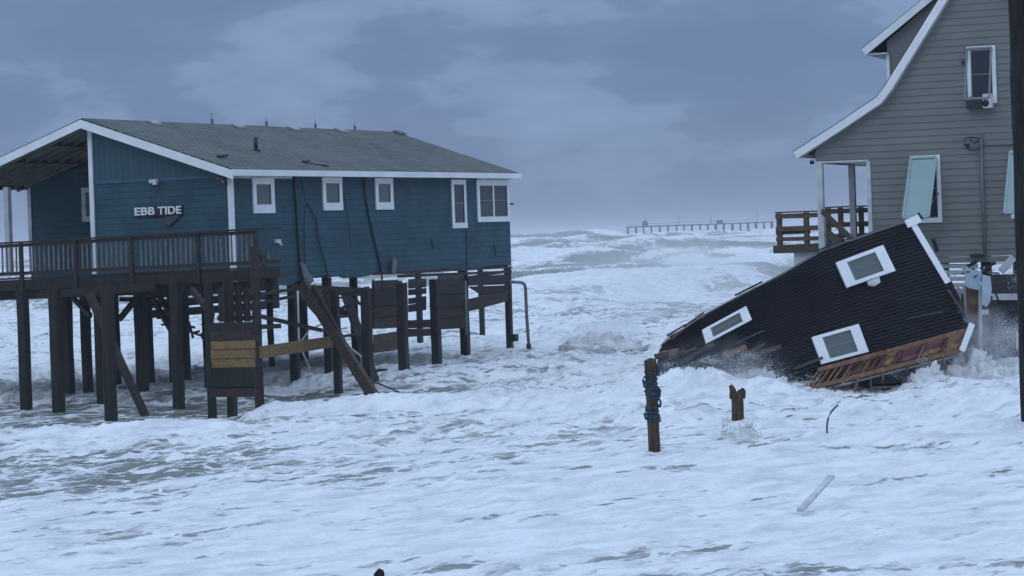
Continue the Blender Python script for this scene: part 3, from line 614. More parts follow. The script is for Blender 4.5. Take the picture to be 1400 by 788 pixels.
# boarded stair box under the deck's right end
zb=57.9
def board(x0,y0,x1,y1,Y,m_,name='board',th=.05,tilt=0,par=None):
    p=at((x0+x1)/2,(y0+y1)/2,Y); w_=(x1-x0)*Y/F; h_=(y1-y0)*Y/F
    j=MB(); j.beam(p+Vector((-w_/2,K*w_/2,w_/2*tilt)),p+Vector((w_/2,-K*w_/2,-w_/2*tilt)),th,h_,side=(0,1,0)); return j.build(name,m_,par or bh,world=True)
board(288,442,349,541,zb+.12,M_wood,tilt=-.01,name='stair_box_back')
for y0,y1,mm_ in ((441,453,M_wood),(453,465,M_woodb),(466,477.5,M_tan),(478.5,490,M_tan),(491,502.5,M_tan),(503,516,M_wood),(516,529,M_wood),(531,543,M_woodb)):
    board(287,y0,350,y1,zb,mm_,tilt=-.01,name='stair_box_board')
for x0 in (299,311,322,333,): board(x0,394,x0+9,440,zb+.9,M_wood,name='stair_box_slat')
for y0 in (404,418,432): board(296,y0,352,y0+6,zb+1.1,M_wood,name='stair_box_rail')
bar(at(334,430,61),at(345,398,61.3),.06,.1)
board(281,493,289,512,zb-.1,M_wood,name='stair_box_board')
# tan beam going back to the fallen stair
bar(at(357,482,62.2),at(456,467,68),.12,.30,M_tan,'raw_beam'); bar(at(357,447,62.2),at(383,446,64),.06,.12,M_wood,'rail_stub'); bar(at(357,402,63),at(398,396,68),.05,.08,M_wood,'rail_stub'); bar(at(357,414,63),at(402,405,68),.05,.08,M_wood,'rail_stub'); bar(at(357,433,63),at(440,452,67),.06,.1,M_wood,'rail_stub')
# planks closing the underside of the long side
def splank(x0,y0,x1,y1,x2,y2,x3,y3,m_=M_wood,off=-.02,name='skirt_board',th=.05):
    P=[side(x,y,off) for x,y in ((x0,y0),(x1,y1),(x2,y2),(x3,y3))]; j=MB(); j.prism(P,(0,th,0)); return j.build(name,m_,bh)
for a_ in ((512,373,700,364,700,367,512,376.5),(512,384,545,383,545,396,512,398),(512,399,547,396,547,417,512,419),(512,420,547,418,547,432,512,434),(512,435,547,433,547,448,512,450),
           (560,382,583,381,583,393,560,395),(560,396,583,394,583,402,560,404),(560,408,583,405,583,414,560,416),(560,417,583,414,583,424,560,427),(560,438,590,437,590,448,560,449),(560,450,592,449,592,459,560,461),
           (600,383,634,381,634,401,600,403),(600,404,634,402,634,419,600,421),(600,422,634,420,634,434,600,436),(600,437,634,435,634,449,600,451),
           (641,378,696,376,696,389,641,391),(641,392,696,390,696,401,660,404),(641,378,696,369,696,372,641,382),(545,376,700,370,700,373,545,380)):
    splank(*a_,m_=random.choice([M_wood,M_plank3,M_woodb]),off=random.uniform(-.07,-.02))
splank(512,458,548,453,548,478,512,483,M_plank2); splank(638,410,694,397,694,412,638,427,M_woodb,off=-.12)
for a_ in ((510,386,550,384,550,447,510,449),(598,385,636,383,636,449,598,451)): splank(*a_,m_=M_plank3,off=.06,name='skirt_shade_backing')  # first dark sheet stands in for shade behind gaps; second is solid boarding
for a_ in ((600,376,634,374,634,381,600,383),(660,371,668,371,668,378,660,378)): splank(*a_,m_=M_dirtywhite,off=.3)
# far side skirt visible under the house
for k in range(4):
    j=MB(); j.box((9,WID-.1,2.7-.32*k),(LEN,WID,2.95-.32*k)); j.build('skirt_board',M_wood,bh)
j=MB(); j.tube([side(636,384,-.25),side(637,425,-.25),side(638,458,-.25)],.05); j.build('drain_pipe',M_metal,bh)
# bent grey pipe beyond the far corner
pp=[side(696,385.5,-.1),side(705,386,-.15),side(713,386.5,-.2),side(717,389,-.22),side(718.5,394,-.24),side(720,430,-.3),side(723,473,-.36)]
j=MB(); j.tube(pp,.055,10); o=j.build('bent_pipe',M_metal,bh); j=MB(); j.tube([side(722.6,471,-.36),side(723.3,477,-.36)],.085,8); j.build('pipe_cap',M_dkmetal,o)
j=MB(); p=side(703,462,-.1); j.box((p.x-.12,p.y-.1,p.z-.12),(p.x+.12,p.y+.1,p.z+.12)); j.build('pipe_bracket',M_wood,bh)
# ---- fallen stair leaning against the side wall
fs=empty('fallen_stair',ground(490,540)); tag(fs,'collapsed wooden stair with long leaning stringers and broken handrails below the blue wall','stair')
bar(at(414,388,66.6),at(514,547,64.3),.12,.34,M_plank2,'stringer',fs); bar(at(428,392,66.2),at(497,520,64.8),.10,.16,M_wood,'stringer',fs)
bar(at(470,395,70),at(512,520,68.0),.26,.08,M_wood,'stringer',fs)
bar(at(408,398,68.8),at(464,462,67),.16,.10,M_woodb,'tread_board',fs)
for k in range(5): p=at(425+k*15,412+k*25,68.6-.4*k); bar(p,p+Vector((.75,1.0,.05)),.24,.05,M_woodb,'tread',fs)
for a_,b_,w_ in (((398,392),(512,398),.14),((400,399),(505,403),.1),((430,408),(505,394),.09),((448,430),(490,412),.09),((475,405),(516,430),.07),((510,384),(513,400),.1),((448,418),(475,430),.2)):
    bar(at(*a_,68.9),at(*b_,69.4),.06,w_,M_woodb,'broken_rail',fs)
for P in ([(407,398),(408,430),(408.5,456),(409,470),(424,505)],[(409,470),(421,455),(423,450)],[(446,438),(455,455),(508,500)],[(432,447),(440,443),(449,446),(456,452),(475,448)]):
    j=MB(); j.tube([at(x,y,67.4) for x,y in P],.028,6); j.build('white_conduit',M_pvc,fs,world=True)
j=MB(); P=[(446,430),(452,438),(450,444),(444,436)]; j.prism([at(x,y,67.2) for x,y in P],(0,.1,0)); j.build('white_bracket',M_pvc,fs,world=True)
j=MB(); j.tube([at(512,522,66.5),at(530,530,66),at(545,536,65.6),at(556,545,65.0)],.02,6); j.build('trailing_cable',M_cable,fs,world=True)

# ================================================================== grey house (right)
KG=.4; GA=-math.atan(KG); gp=at(1190,300,68.5); GF=Frame((gp.x,gp.y,0),GA)
gh=empty('gabled_house',(gp.x,gp.y,0),GA); tag(gh,'tall grey clapboard house with white roof edges, teal shutters and a corner porch','house')
G=lambda px,py,y=0.0: GF.hit(px,py,1,y)
gx0=0.0; ZBm=G(1290,352).z; ZPB=G(1160,222).z       # wall bottom, porch beam underside
rk=[G(1094,217),G(1150,181),G(1208,142),G(1222,124),G(1250,79),G(1298,2),G(1337,-66)]   # underside line of the left rake
apexx=rk[-1].x
rl_=[(p.x,p.z) for p in rk]; rr_=[(2*apexx-x,z) for x,z in rl_][::-1]
def xleft(z):
    if z<ZPB+.02: return gx0
    for (xa,za),(xb,zb_) in zip(rl_,rl_[1:]):
        if za<=z<=zb_: return xa+(xb-xa)*(z-za)/(zb_-za)
    return rl_[0][0]+.45 if z<rl_[0][1] else apexx
xR=2*apexx-gx0; DEP=9.0
print('grey apex',apexx,'xR',xR,'ZB',ZBm,'ztop',rl_[-1][1])
w=MB(); z=ZBm; cs=.185
while z<rl_[-1][1]-.05:
    z2=min(z+cs,rl_[-1][1]); 
    xa0,xa1=xleft(z+.01),xleft(z2-.001)
    if z<ZPB+.02<z2: z2_=ZPB
    xa0=max(xa0,rl_[0][0]+.42); xa1=max(xa1,rl_[0][0]+.42)
    xb0=2*apexx-xa0 if z>ZPB else xR; xb1=2*apexx-xa1 if z2>ZPB+.1 else xR
    w.add([(xa0,-.028,z),(xb0,-.028,z),(xb1,-.004,z2),(xa1,-.004,z2),(xa0,0,z),(xb0,0,z)],[(0,1,2,3),(0,4,5,1)])
    z=z2
gw=w.build('wall',M_grey,gh)
w=MB(); pl=[(gx0,.002,ZBm),(xR,.002,ZBm),(xR,.002,ZPB+.02)]+[(x,.002,z-.02) for x,z in rr_ if True][::-1][::-1]
body=[(gx0,ZBm),(xR,ZBm),(xR,rr_[-1][1])]+[(x,z-.03) for x,z in rr_[::-1]]+[]
# solid core under the roof line
core=[(gx0,ZBm),(xR,ZBm)]+[(x,z-.03) for x,z in rr_[::-1] if x<=xR]+[(x,z-.03) for x,z in rl_[::-1][1:] if x>gx0]+[(gx0,ZPB+.7)]
w.prism([(x,.003,z) for x,z in core],(0,DEP,0)); w.build('core',M_grey,gh)
w=MB(); w.prism([(rl_[0][0]+.42,.003,ZPB),(gx0,.003,ZPB),(gx0,.003,ZPB+.66)],(0,.1,0)); w.build('porch_gable_panel',M_grey,gh)
# roof slab following the flared profile
def roofslab(pts, y0, y1, th, m_, name):
    mb=MB(); n=len(pts); nrm=[]
    for i in range(n):
        a_=Vector(pts[max(i-1,0)]); b_=Vector(pts[min(i+1,n-1)]); t=(b_-a_).normalized(); nrm.append(Vector((-t.y,0,t.x)))
    pr=[Vector((x,0,z))+nn_*.09 for (x,z),nn_ in zip(pts,nrm)]; up=[p+nn_*th for p,nn_ in zip(pr,nrm)]
    vs=[(p.x,y0,p.z) for p in pr]+[(p.x,y0,p.z) for p in up]+[(p.x,y1,p.z) for p in pr]+[(p.x,y1,p.z) for p in up]
    fs_=[]
    for i in range(n-1):
        fs_+=[(i,i+1,n+i+1,n+i),(2*n+i,3*n+i,3*n+i+1,2*n+i+1),(n+i,n+i+1,3*n+i+1,3*n+i),(i,2*n+i,2*n+i+1,i+1)]
    fs_+=[(0,n,3*n,2*n),(n-1,2*n+n-1,3*n+n-1,n+n-1)]
    mb.add(vs,fs_); return mb.build(name,m_,gh)
full=rl_+rr_[1:]
roofslab(full,-.30,DEP+.3,.145,M_droof,'roof')
# rake boards, perpendicular width .22
def rake(pts,name,y0=-.32,wd=.21):
    for (xa,za),(xb,zb_) in zip(pts,pts[1:]):
        pass
    off=[]
    n=len(pts)
    for i,(x,z) in enumerate(pts):
        a_=Vector(pts[max(i-1,0)]); b_=Vector(pts[min(i+1,n-1)]); t=(b_-a_).normalized(); nn_=Vector((-t.y,t.x)); off.append((x+nn_.x*wd,z+nn_.y*wd))
    mb=MB()
    for i in range(n-1): mb.prism([(pts[i][0],y0,pts[i][1]),(pts[i+1][0],y0,pts[i+1][1]),(off[i+1][0],y0,off[i+1][1]),(off[i][0],y0,off[i][1])],(0,.05,0))
    return mb.build(name,M_white,gh)
rake(rl_,'rake_board'); rake(rr_,'rake_board')
w=MB(); 
for i in range(len(rl_)-1): w.prism([(rl_[i][0],-.26,rl_[i][1]),(rl_[i+1][0],-.26,rl_[i+1][1]),(rl_[i+1][0],-.26,rl_[i+1][1]+.03),(rl_[i][0],-.26,rl_[i][1]+.03)],(0,.25,0))
w.build('rake_soffit',M_dirtywhite,gh)
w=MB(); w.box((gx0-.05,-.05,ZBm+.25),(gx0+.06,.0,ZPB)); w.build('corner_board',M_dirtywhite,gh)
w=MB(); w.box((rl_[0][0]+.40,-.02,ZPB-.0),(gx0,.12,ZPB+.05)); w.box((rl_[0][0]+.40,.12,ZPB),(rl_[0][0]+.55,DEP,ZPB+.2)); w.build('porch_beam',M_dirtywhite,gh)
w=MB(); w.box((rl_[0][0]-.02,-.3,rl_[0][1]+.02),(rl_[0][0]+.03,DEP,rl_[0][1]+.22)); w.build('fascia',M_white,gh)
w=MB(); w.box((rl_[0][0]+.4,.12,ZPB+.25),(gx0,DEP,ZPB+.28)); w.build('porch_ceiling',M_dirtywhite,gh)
w=MB(); p=G(1110,222); w.tube([(p.x,-.0,p.z+.05),(p.x,-.0,p.z-.06)],.06); w.build('porch_lamp',M_dkmetal,gh)
# dormer on the left slope
D1=.9
dp=[G(1187,76,D1),G(1250,24,D1),G(1290,-9,D1),G(1325,-38,D1)]; dl=[(p.x,p.z) for p in dp]
roofslab(dl,D1-.24,DEP-1,.13,M_droof,'dormer_roof'); rake(dl,'dormer_rake_board',D1-.26,.2)
w=MB(); w.box((dl[0][0]-.03,D1-.25,dl[0][1]-.0),(dl[0][0]+.02,DEP-1,dl[0][1]+.18)); w.build('dormer_fascia',M_white,gh)
w=MB(); a0=G(1213,68,D1); a1=G(1213,135,D1); 
w.prism([(a0.x,D1,a1.z),(a0.x,D1,dl[0][1]+.35),(dl[2][0],D1,dl[2][1]+.05),(dl[2][0]+.2,D1,a1.z)],(0,DEP-2.2,0)); w.build('dormer_wall',M_grey,gh)
w=MB(); w.box((dl[0][0]+.03,D1-.2,dl[0][1]+.0),(a0.x+.05,DEP-1.1,dl[0][1]+.04)) if True else w.prism([(a0.x-.4,D1-.2,dl[0][1]+.1),(a0.x+.2,D1-.2,dl[0][1]+.12),(a0.x+.2,D1-.2,dl[0][1]+.08),(a0.x-.4,D1-.2,dl[0][1]+.03)],(0,DEP-2,0)); w.build('dormer_soffit',M_dirtywhite,gh)
w=MB(); w.box((a0.x-.03,D1-.04,a1.z-.1),(a0.x+.06,D1-.002,dl[0][1]-.002)); w.build('dormer_corner_board',M_white,gh)
# windows, shutters
def gwin(x0,y0,x1,y1,**k):
    p=G(x0,y1); q_=G(x1,y0); return window(((p.x,p.z),(q_.x,q_.z)),(1,-1,-.028),parent=gh,**k),p,q_
def shutter(p,q_,out,drop,m_,frameonly=False,wd=.07):
    zt_=q_.z-.06; zb_=zt_-drop; yo=-.10; y1=-out; s_=MB(); x0,x1=p.x+.03,q_.x-.1
    T=lambda u,v: Vector((x0+(x1-x0)*u, yo+(y1-yo)*v, zt_+(zb_-zt_)*v))
    nn_=(T(1,0)-T(0,0)).cross(T(0,1)-T(0,0)).normalized()*.035
    if not frameonly:
        s_.prism([T(0.03,.03),T(.97,.03),T(.97,.97),T(.03,.97)],nn_*.5); so=s_.build('shutter',m_,gh)
    else: so=None
    f=MB()
    for a_,b_ in ((T(0,0),T(1,0)),(T(0,1),T(1,1)),(T(0,0),T(0,1)),(T(1,0),T(1,1))): f.beam(a_,b_,wd,.045,side=nn_.cross(b_-a_))
    fo=f.build('shutter_frame' if so else 'storm_frame',M_teal if so else M_metal,so or gh)
    return so or fo
_,p,q_=gwin(1248,212,1285.5,305.5,trim=.10,bot=.13,gl=M_glassd); shutter(p,q_,1.3,1.62,M_teal)
j=MB(); j.tube([(q_.x-.12,-.05,p.z+.75),(q_.x-.05,-.05,p.z+.82),(p.x+.45,-.8,p.z+.15)],.015,5); j.build('shutter_arm',M_metal,gh)
_,p,q_=gwin(1324.5,62,1361,143,trim=.10,bot=.13,gl=M_glassd); shutter(p,q_,.62,1.38,M_metal,True,.05)
# window air conditioner
ac=MB(); c=G(1337,141); c2=G(1360,141); ac.box((c.x-.26,-.30,c.z-.16),(c.x+.18,-.03,c.z+.16)); o=ac.build('air_conditioner',M_dark,gh); ac=MB(); ac.box((c.x+.2,-.36,c.z-.16),(c2.x-.02,-.03,c.z+.22)); ac.build('air_conditioner_housing',M_pvc,o); ac=MB(); ac.tube([(c2.x-.18,-.37,c.z-.03),(c2.x-.18,-.33,c.z-.03)],.1,10); ac.build('fan_grille',M_dkmetal,o)
j=MB(); p=G(1317,86); j.box((p.x-.04,-.07,p.z-.05),(p.x+.04,-.028,p.z+.05)); j.build('wall_hook',M_dkmetal,gh)
_,p,q_=gwin(1383.5,205,1421,299,trim=.10,bot=.13,gl=M_glassd); shutter(p,q_,1.2,1.6,M_teal)
# power mast
j=MB(); a_=G(1341,184,-.12); b_=G(1346.5,358,-.12); j.tube([a_,b_],.045,8); o=j.build('power_mast',M_metal,gh)
j=MB(); j.tube([G(1341,190,-.14),G(1326,188,-.2),G(1319,190,-.22),G(1319,198,-.24),G(1325,205,-.22),G(1334,206,-.2),G(1341,203,-.14)],.02,6); j.tube([G(1326,190,-.2),G(1332,197,-.2),G(1338,193,-.15)],.018,6); j.box(tuple(G(1323,200,-.22)-Vector((.05,.04,.07))),tuple(G(1323,200,-.22)+Vector((.05,.04,.07)))); j.build('cable_loop',M_cable,o)
j=MB(); j.tube([G(1341,200,-.14),G(1360,199,-.1),G(1395,198,-.08)],.012,5); j.build('service_cable',M_cable,o)
j=MB(); p=G(1337,350,-.1); j.box((p.x-.2,p.y-.1,p.z-.04),(p.x+.12,p.y+.02,p.z+.05)); j.build('junction_box',M_dkmetal,gh)
# porch posts, deck and rails
def gpost(px,y0,y1,yl,w_,m_=M_dirtywhite,name='porch_post'):
    p=G(px,y0,yl); q_=G(px+(y1-y0)*.035,y1,yl); j=MB(); j.box((p.x-w_/2,yl-w_/2,q_.z),(p.x+w_/2,yl+w_/2,p.z)); return j.build(name,m_,gh)
gpost(1120.5,221,346,.05,.17); gpost(1164,220,345,3.7,.17)
DZ=G(1090,335,.4).z
pl0=G(1060,340,.4).x; pl1=G(1124,340,.4).x
d_=MB()
for yy in np.arange(.35,DEP,.15): d_.box((pl0,yy,DZ-.04),(gx0-.02,yy+.14,DZ))
gd=d_.build('deck',M_woodh,gh)
d_=MB(); d_.box((pl0,.30,DZ-.22),(pl1+.3,.345,DZ+.0)); d_.box((pl0-.05,.35,DZ-.22),(pl0-.002,DEP,DZ)); d_.build('rim_board',M_plank2,gd)
M_rw=mat('warm_rail_wood',(.12,.072,.048),.7,.35,3,(2,2,6),bump=.006)
def gpanel(px0,px1,yt,yl,z0,posts,name='railing'):
    a_=G(px0,yt,yl); b_=G(px1,yt,yl); j=MB(); H_=a_.z-z0
    j.box((a_.x,yl-.06,a_.z-.04),(b_.x,yl+.06,a_.z)); 
    for f0,f1 in ((.80,.93),(.42,.56),(.12,.24)): j.box((a_.x,yl-.02,z0+H_*f0),(b_.x,yl+.02,z0+H_*f1))
    o=j.build(name,M_rw,gh)
    for px in posts:
        c=G(px,yt,yl); j=MB(); j.box((c.x-.07,yl+.021,z0-.2),(c.x+.07,yl+.14,a_.z-.045)); j.build('rail_post',M_rw,o)
gpanel(1060,1119,290,.38,DZ,(1064,1101)); gpanel(1128,1192,283,4.2,DZ,(1131,1148,1176)); 
j=MB(); a0=G(1062,292,.4); j.box((a0.x-.05,.4,a0.z-.15),(a0.x,4.0,a0.z-.02)); j.box((a0.x-.05,.4,a0.z-.6),(a0.x,4.0,a0.z-.48)); j.build('side_rail',M_rw,gh)
j=MB(); j.beam(G(1124,289,-.1),G(1168,330,-1.2),.06,.14); j.beam(G(1130,318,-.1),G(1165,345,-1.1),.06,.22); j.build('stair_rail',M_plank2,gh)
j=MB(); a_=G(1085,344,.5); b_=G(1122,375,.5); j.box((a_.x,.5,b_.z),(b_.x,.56,a_.z)); j.build('skirt_panel',M_dirtywhite,gh)
# piles, band beam, louvred skirt and bracing below the wall
j=MB(); j.box((gx0,-.06,ZBm-.16),(xR,.02,ZBm-.01)); j.build('band_board',M_grey,gh)
for k in range(6):
    a_=G(1286,353+k*8.6,.1); b_=G(1337,353+k*8.6,.1); j=MB(); j.beam((a_.x,.10,a_.z-.05),(b_.x,.10,b_.z-.05),.03,.12,side=(0,1,.5)); j.build('louvre_slat',M_dirtywhite,gh)
for px in (1120,1200,1290,1348,1392,1440,1500):
    for yl in (.3,4.2,8.2):
        c=G(px,352,yl); j=MB(); j.beam((c.x,yl,-2.5),(c.x,yl,ZBm),.26,.26,ch=.25); j.build('piling',M_wood,gh)
j=MB(); j.beam(G(1368,372,-.1),G(1386,352,-.1),.06,.2); j.build('diagonal_brace',M_dirtywhite,gh)
j=MB(); j.beam(G(1350,388,-.3),G(1400,388,-.3),.08,.5); j.beam(G(1350,440,.1),G(1400,440,.1),.05,2.4); j.beam(G(1286,440,.6),G(1352,440,.6),.05,1.8); j.build('dark_enclosure',M_dark,gh)
j=MB(); j.beam(G(1352,406,-.36),G(1400,406,-.36),.04,.17); j.build('enclosure_trim',M_dirtywhite,gh)
j=MB(); j.beam(G(1361,400,-.4),G(1366,414,-.4),.04,.06); j.build('enclosure_trim',M_wood,gh)
j=MB(); a_=G(1391,455,-.45); b_=G(1391,478,-.45); j.beam(a_,b_,.06,.06); j.build('white_stake',M_dirtywhite,gh)

# ================================================================== collapsed black house
BO=ground(1120,545); ch=empty('collapsed_house',BO); tag(ch,'black sided building collapsed and tilted into the surf, white framed windows askew','house')
pn=Vector((.10,-1,.30)).normalized(); p0_=at(1310,480,60.0)
def cb(px,py,off=0.0):
    r=ray(px,py); o=Vector((0,0,CZ)); q=p0_+pn*off; t=(q-o).dot(pn)/r.dot(pn); return o+r*t
top=[(903,472),(915,459),(935,449),(960,431),(1008,405),(1040,389),(1072,372),(1120,343.5),(1180,321),(1232,303.5),(1252,300)]
def topy(x):
    return float(np.interp(x,[a for a,_ in top],[b_ for _,b_ in top]))
def bk(x,y):
    return .045*math.sin(x/31+y/23)+.03*math.sin(x/13-y/37+1)-.02
def boty(x): return 566+(447-566)*(x-880)/(1325-880)
NC=33; NXs=30
w=MB()
def cpt(u,v):     # u 0..1 left-right, v 0..1 top-bottom
    xt=903+(1252-903)*u; yt=topy(xt); xb=876+(1325-876)*u; yb=boty(xb)
    x=xt+(xb-xt)*v; y=yt+(yb-yt)*v
    if v>0: x += 5*math.sin(v*math.pi)*u*.0
    return x,y
for k in range(NC):
    v0,v1=k/NC,(k+1)/NC
    us=np.linspace(random.uniform(0,.012),1-random.uniform(0,.01)*(k%3==0),NXs)
    vm=v0+(v1-v0)*.62
    A1=[cb(*cpt(u,v0),bk(*cpt(u,v0))*.6) for u in us]; B1=[cb(*cpt(u,vm),.065+bk(*cpt(u,vm))*.6) for u in us]; C1=[cb(*cpt(u,v1),bk(*cpt(u,v1))*.6) for u in us]
    n=len(us)
    w.add(A1+B1+C1,[(i,i+1,n+i+1,n+i) for i in range(n-1)]+[(n+i,n+i+1,2*n+i+1,2*n+i) for i in range(n-1)])
w.build('wall',M_black,ch,world=True)
# bulk behind the wall
outl=[cpt(u,0) for u in np.linspace(0,1,14)]+[(1300,392),(1308,405),(1323,440),(1325,448)]+[cpt(u,1) for u in np.linspace(1,0,6)]
w=MB(); P=[cb(x+(2 if x<1100 else -2),y+2,-.05) for x,y in outl]; w.prism([p-pn*.10 for p in P],(.9,4.8,-.55)); w.build('shell',M_droof,ch,world=True)
# ragged roof remnants along the top edge
for x0,x1,dy in ((912,938,3),(935,962,2),(1005,1042,2.5),(1118,1160,2)):
    a_=cb(x0,topy(x0)-dy,.06); b_=cb(x1,topy(x1)-dy,.06); j=MB(); j.beam(a_,b_,.05,.04); j.build('torn_edge',M_droof if x0>940 else M_ply,ch,world=True)
# windows of the wreck
def cwin(quad,lw,tw,mid=True,name='window'):
    q=[Vector(p) for p in quad]  # TL,TR,BR,BL
    def bil(u,v): t=q[0].lerp(q[1],u); b_=q[3].lerp(q[2],u); r=t.lerp(b_,v); return r
    def quadm(u0,v0,u1,v1,o0,o1):
        mb=MB(); P=[cb(*bil(u,v),o1) for u,v in ((u0,v0),(u1,v0),(u1,v1),(u0,v1))]; mb.prism(P,-pn*(o1-o0)); return mb
    f=quadm(0,0,lw,1,.06,.15)
    for x in (quadm(1-lw,0,1,1,.06,.15),quadm(lw,0,1-lw,tw,.06,.145),quadm(lw,1-tw,1-lw,1,.06,.145)): f.add(x.v,x.f)
    o=f.build(name,M_white,ch,world=True)
    quadm(lw,tw,1-lw,1-tw,.085,.105).build('pane',M_glass,o,world=True)
    s_=quadm(lw,.47,1-lw,.53,.106,.115)
    for x in (quadm(lw,tw,lw+.04,1-tw,.106,.125),quadm(1-lw-.04,tw,1-lw,1-tw,.106,.125)): s_.add(x.v,x.f)
    s_.build('sash',M_metal,o,world=True); return o
cwin([(1143,359),(1207.5,335),(1224.5,370),(1158,393)],.20,.13); cwin([(1110,461),(1174,443),(1188,481),(1123.5,498)],.20,.11); cwin([(960,451),(1020,418.5),(1028,437),(965.5,470)],.17,.17)
j=MB(); P=[cb(x,y,.12) for x,y in ((1186,385),(1202,378),(1204,386),(1196,391),(1188,390))]; j.prism(P,-pn*.1); j.build('loose_bracket',M_dirtywhite,ch,world=True)
j=MB()
for a_,b_,w_ in (((1248,306),(1296,387),.15),): j.beam(cb(*a_,.08),cb(*b_,.08),.05,w_,side=pn)
j.build('corner_trim',M_white,ch,world=True); j=MB(); j.beam(cb(1239,307,.1),cb(1257,299,.1),.07,.2,side=pn); j.build('corner_trim',M_white,ch,world=True)
j=MB(); j.beam(cb(1329,443,.35),cb(1315,480,.35),.06,.14,side=pn); j.build('corner_trim',M_white,ch,world=True)
for a_,b_,o_,w_ in (((1255,291),(1262,300),.05,.05),((1276,327),(1282,344),-.1,.1),((1296,385),(1310,412),-.05,.16)):
    j=MB(); j.beam(cb(*a_,o_),cb(*b_,o_),.05,w_); j.build('torn_flashing',M_dkmetal,ch,world=True)
# floor cassette: rim, joists, insulation
def fb(u,v,off=.25):     # u left-right, v top-bottom of the exposed floor band
    xt=1120+(1327-1120)*u; yt=504+(448-504)*u; xb=1092+(1311-1092)*u; yb=537+(482-537)*u
    return cb(xt+(xb-xt)*v,yt+(yb-yt)*v,off)
fl=MB(); fl.prism([fb(0,0,.0),fb(1,0,.0),fb(1,1,.0),fb(0,1,.0)],(.4,3.5,-.3)); flo=fl.build('floor',M_ply,ch,world=True)
fl=MB()
for v,wd in ((.07,.10),(.93,.10)): fl.beam(fb(0,v,.22),fb(1,v,.22),.07,wd,side=pn)
fl.build('rim_joist',M_warm,flo,world=True)
us=[0.01,.05,.09,.14,.18,.24,.30,.36,.41,.455,.56,.715,.86,.985]
for u in us:
    j=MB(); j.beam(fb(u,.1,.13),fb(u+.012,.9,.13),.16,.045 if u<.9 else .06,side=pn); j.build('floor_joist',random.choice([M_warm,M_warm,M_ply]),flo,world=True)
def pad(u0,v0,u1,v1,m_,th=.10):
    g=MB(); nx,ny=7,4; vs=[]
    for jy in range(ny+1):
        for ix in range(nx+1):
            u=u0+(u1-u0)*ix/nx; v=v0+(v1-v0)*jy/ny; ed=min(ix,nx-ix,jy,ny-jy); vs.append(fb(u+random.uniform(-.003,.003),v+random.uniform(-.02,.02),.015+(th*min(1,ed*.6+.1)+random.uniform(-.015,.015)*(ed>0))))
    g.add(vs,[(a,a+1,a+nx+2,a+nx+1) for jy in range(ny) for a in range(jy*(nx+1),jy*(nx+1)+nx)],True); return g.build('insulation',m_,flo,world=True)
for i,(u0,u1) in enumerate(zip(us,us[1:])):
    if u1-u0<.045: continue
    if u0<.2: 
        pad(u0+.006,.2,u1-.004,.85,M_pink if i%2 else M_ply,.06)
    else:
        sp_=random.uniform(.42,.6); c0=M_pink if i%3 else M_yel
        pad(u0+.008,.16,u1-.002,sp_,c0,.08); pad(u0+.008,sp_-.03,u1-.002,.86,M_yel if i!=10 else M_pink,.11)
# plank end and broken corner at the left tip
j=MB(); j.prism([cb(x,y,.12) for x,y in ((897,487),(905,480),(929,476),(926,483),(912,490))],-pn*.12); j.build('broken_board',M_warm,ch,world=True)
j=MB(); j.prism([cb(x,y,.10) for x,y in ((912,465),(931,452),(937,450),(920,464))],-pn*.12); j.build('broken_board',M_ply,ch,world=True)
for a_,b_,w_,m_ in (((895,488),(914,485),.12,M_wood),((900,500),(936,478),.06,M_woodb),((930,497),(975,470),.1,M_dark),((990,487),(1020,474),.12,M_warm),((940,500),(1000,478),.06,M_dark),((1018,484),(1046,470),.05,M_ply)):
    j=MB(); j.beam(cb(*a_,.16),cb(*b_,.16),.06,w_,side=pn); j.build('splintered_board',m_,ch,world=True)
for a_,b_,w_,m_ in (((1240,436),(1290,426),.03,M_black),((925,486),(952,476),.07,M_ply),((1040,482),(1068,474),.10,M_ply),((1085,505),(1125,489),.06,M_black),((1296,396),(1318,430),.05,M_ply),((1006,470),(1044,452),.04,M_black)):
    j=MB(); j.beam(cb(*a_,.09),cb(*b_,.17),.03,w_,side=pn); j.build('loose_siding_strip',m_,ch,world=True)
for u in (.03,.21,.37,.52,.68,.9):
    a_=fb(u,.95,.20); j=MB(); j.beam(a_,a_+Vector((random.uniform(-.25,.1),random.uniform(-.3,-.05),random.uniform(-.35,-.12))),.03,random.uniform(.04,.09)); j.build('splinter',random.choice([M_warm,M_ply]),ch,world=True)
# crushed lower storey under the floor
j=MB(); P=[at(x,y,60.6) for x,y in ((1125,530),(1190,512),(1190,552),(1125,552))]; j.prism(P,(0,.12,0)); j.build('crushed_green_wall',M_green,ch,world=True)
j=MB(); P=[at(x,y,60.9) for x,y in ((1186,512),(1330,475),(1345,552),(1186,552))]; j.prism(P,(0,.1,0)); j.build('under_floor_dark_backing',M_dark,ch,world=True)  # dark sheet added as backing for the dark space under the floor
j=MB(); P=[at(x,y,60.5) for x,y in ((1194,514),(1250,500),(1262,522),(1194,526))]; j.prism(P,(0,.06,0)); j.build('crushed_panel',mat('grey_lavender_panel',(.14,.14,.16)),ch,world=True)
for a_,b_,w_ in (((1190.5,509),(1190.5,546),.07),((1192,530),(1248,528),.05),((1193,536),(1240,534),.04),((1238,524),(1238,532),.06),((1286,492),(1286,520),.06),((1178,534),(1178,546),.04),((1165,536),(1165,546),.03)):
    j=MB(); j.beam(at(*a_,60.35),at(*b_,60.35),.05,w_); j.build('porch_rail_remnant',M_dirtywhite,ch,world=True)
j=MB(); j.beam(cb(1094,541,.2),cb(1311,486,.2),.04,.05,side=pn); j.build('bottom_flashing',M_metal,ch,world=True)

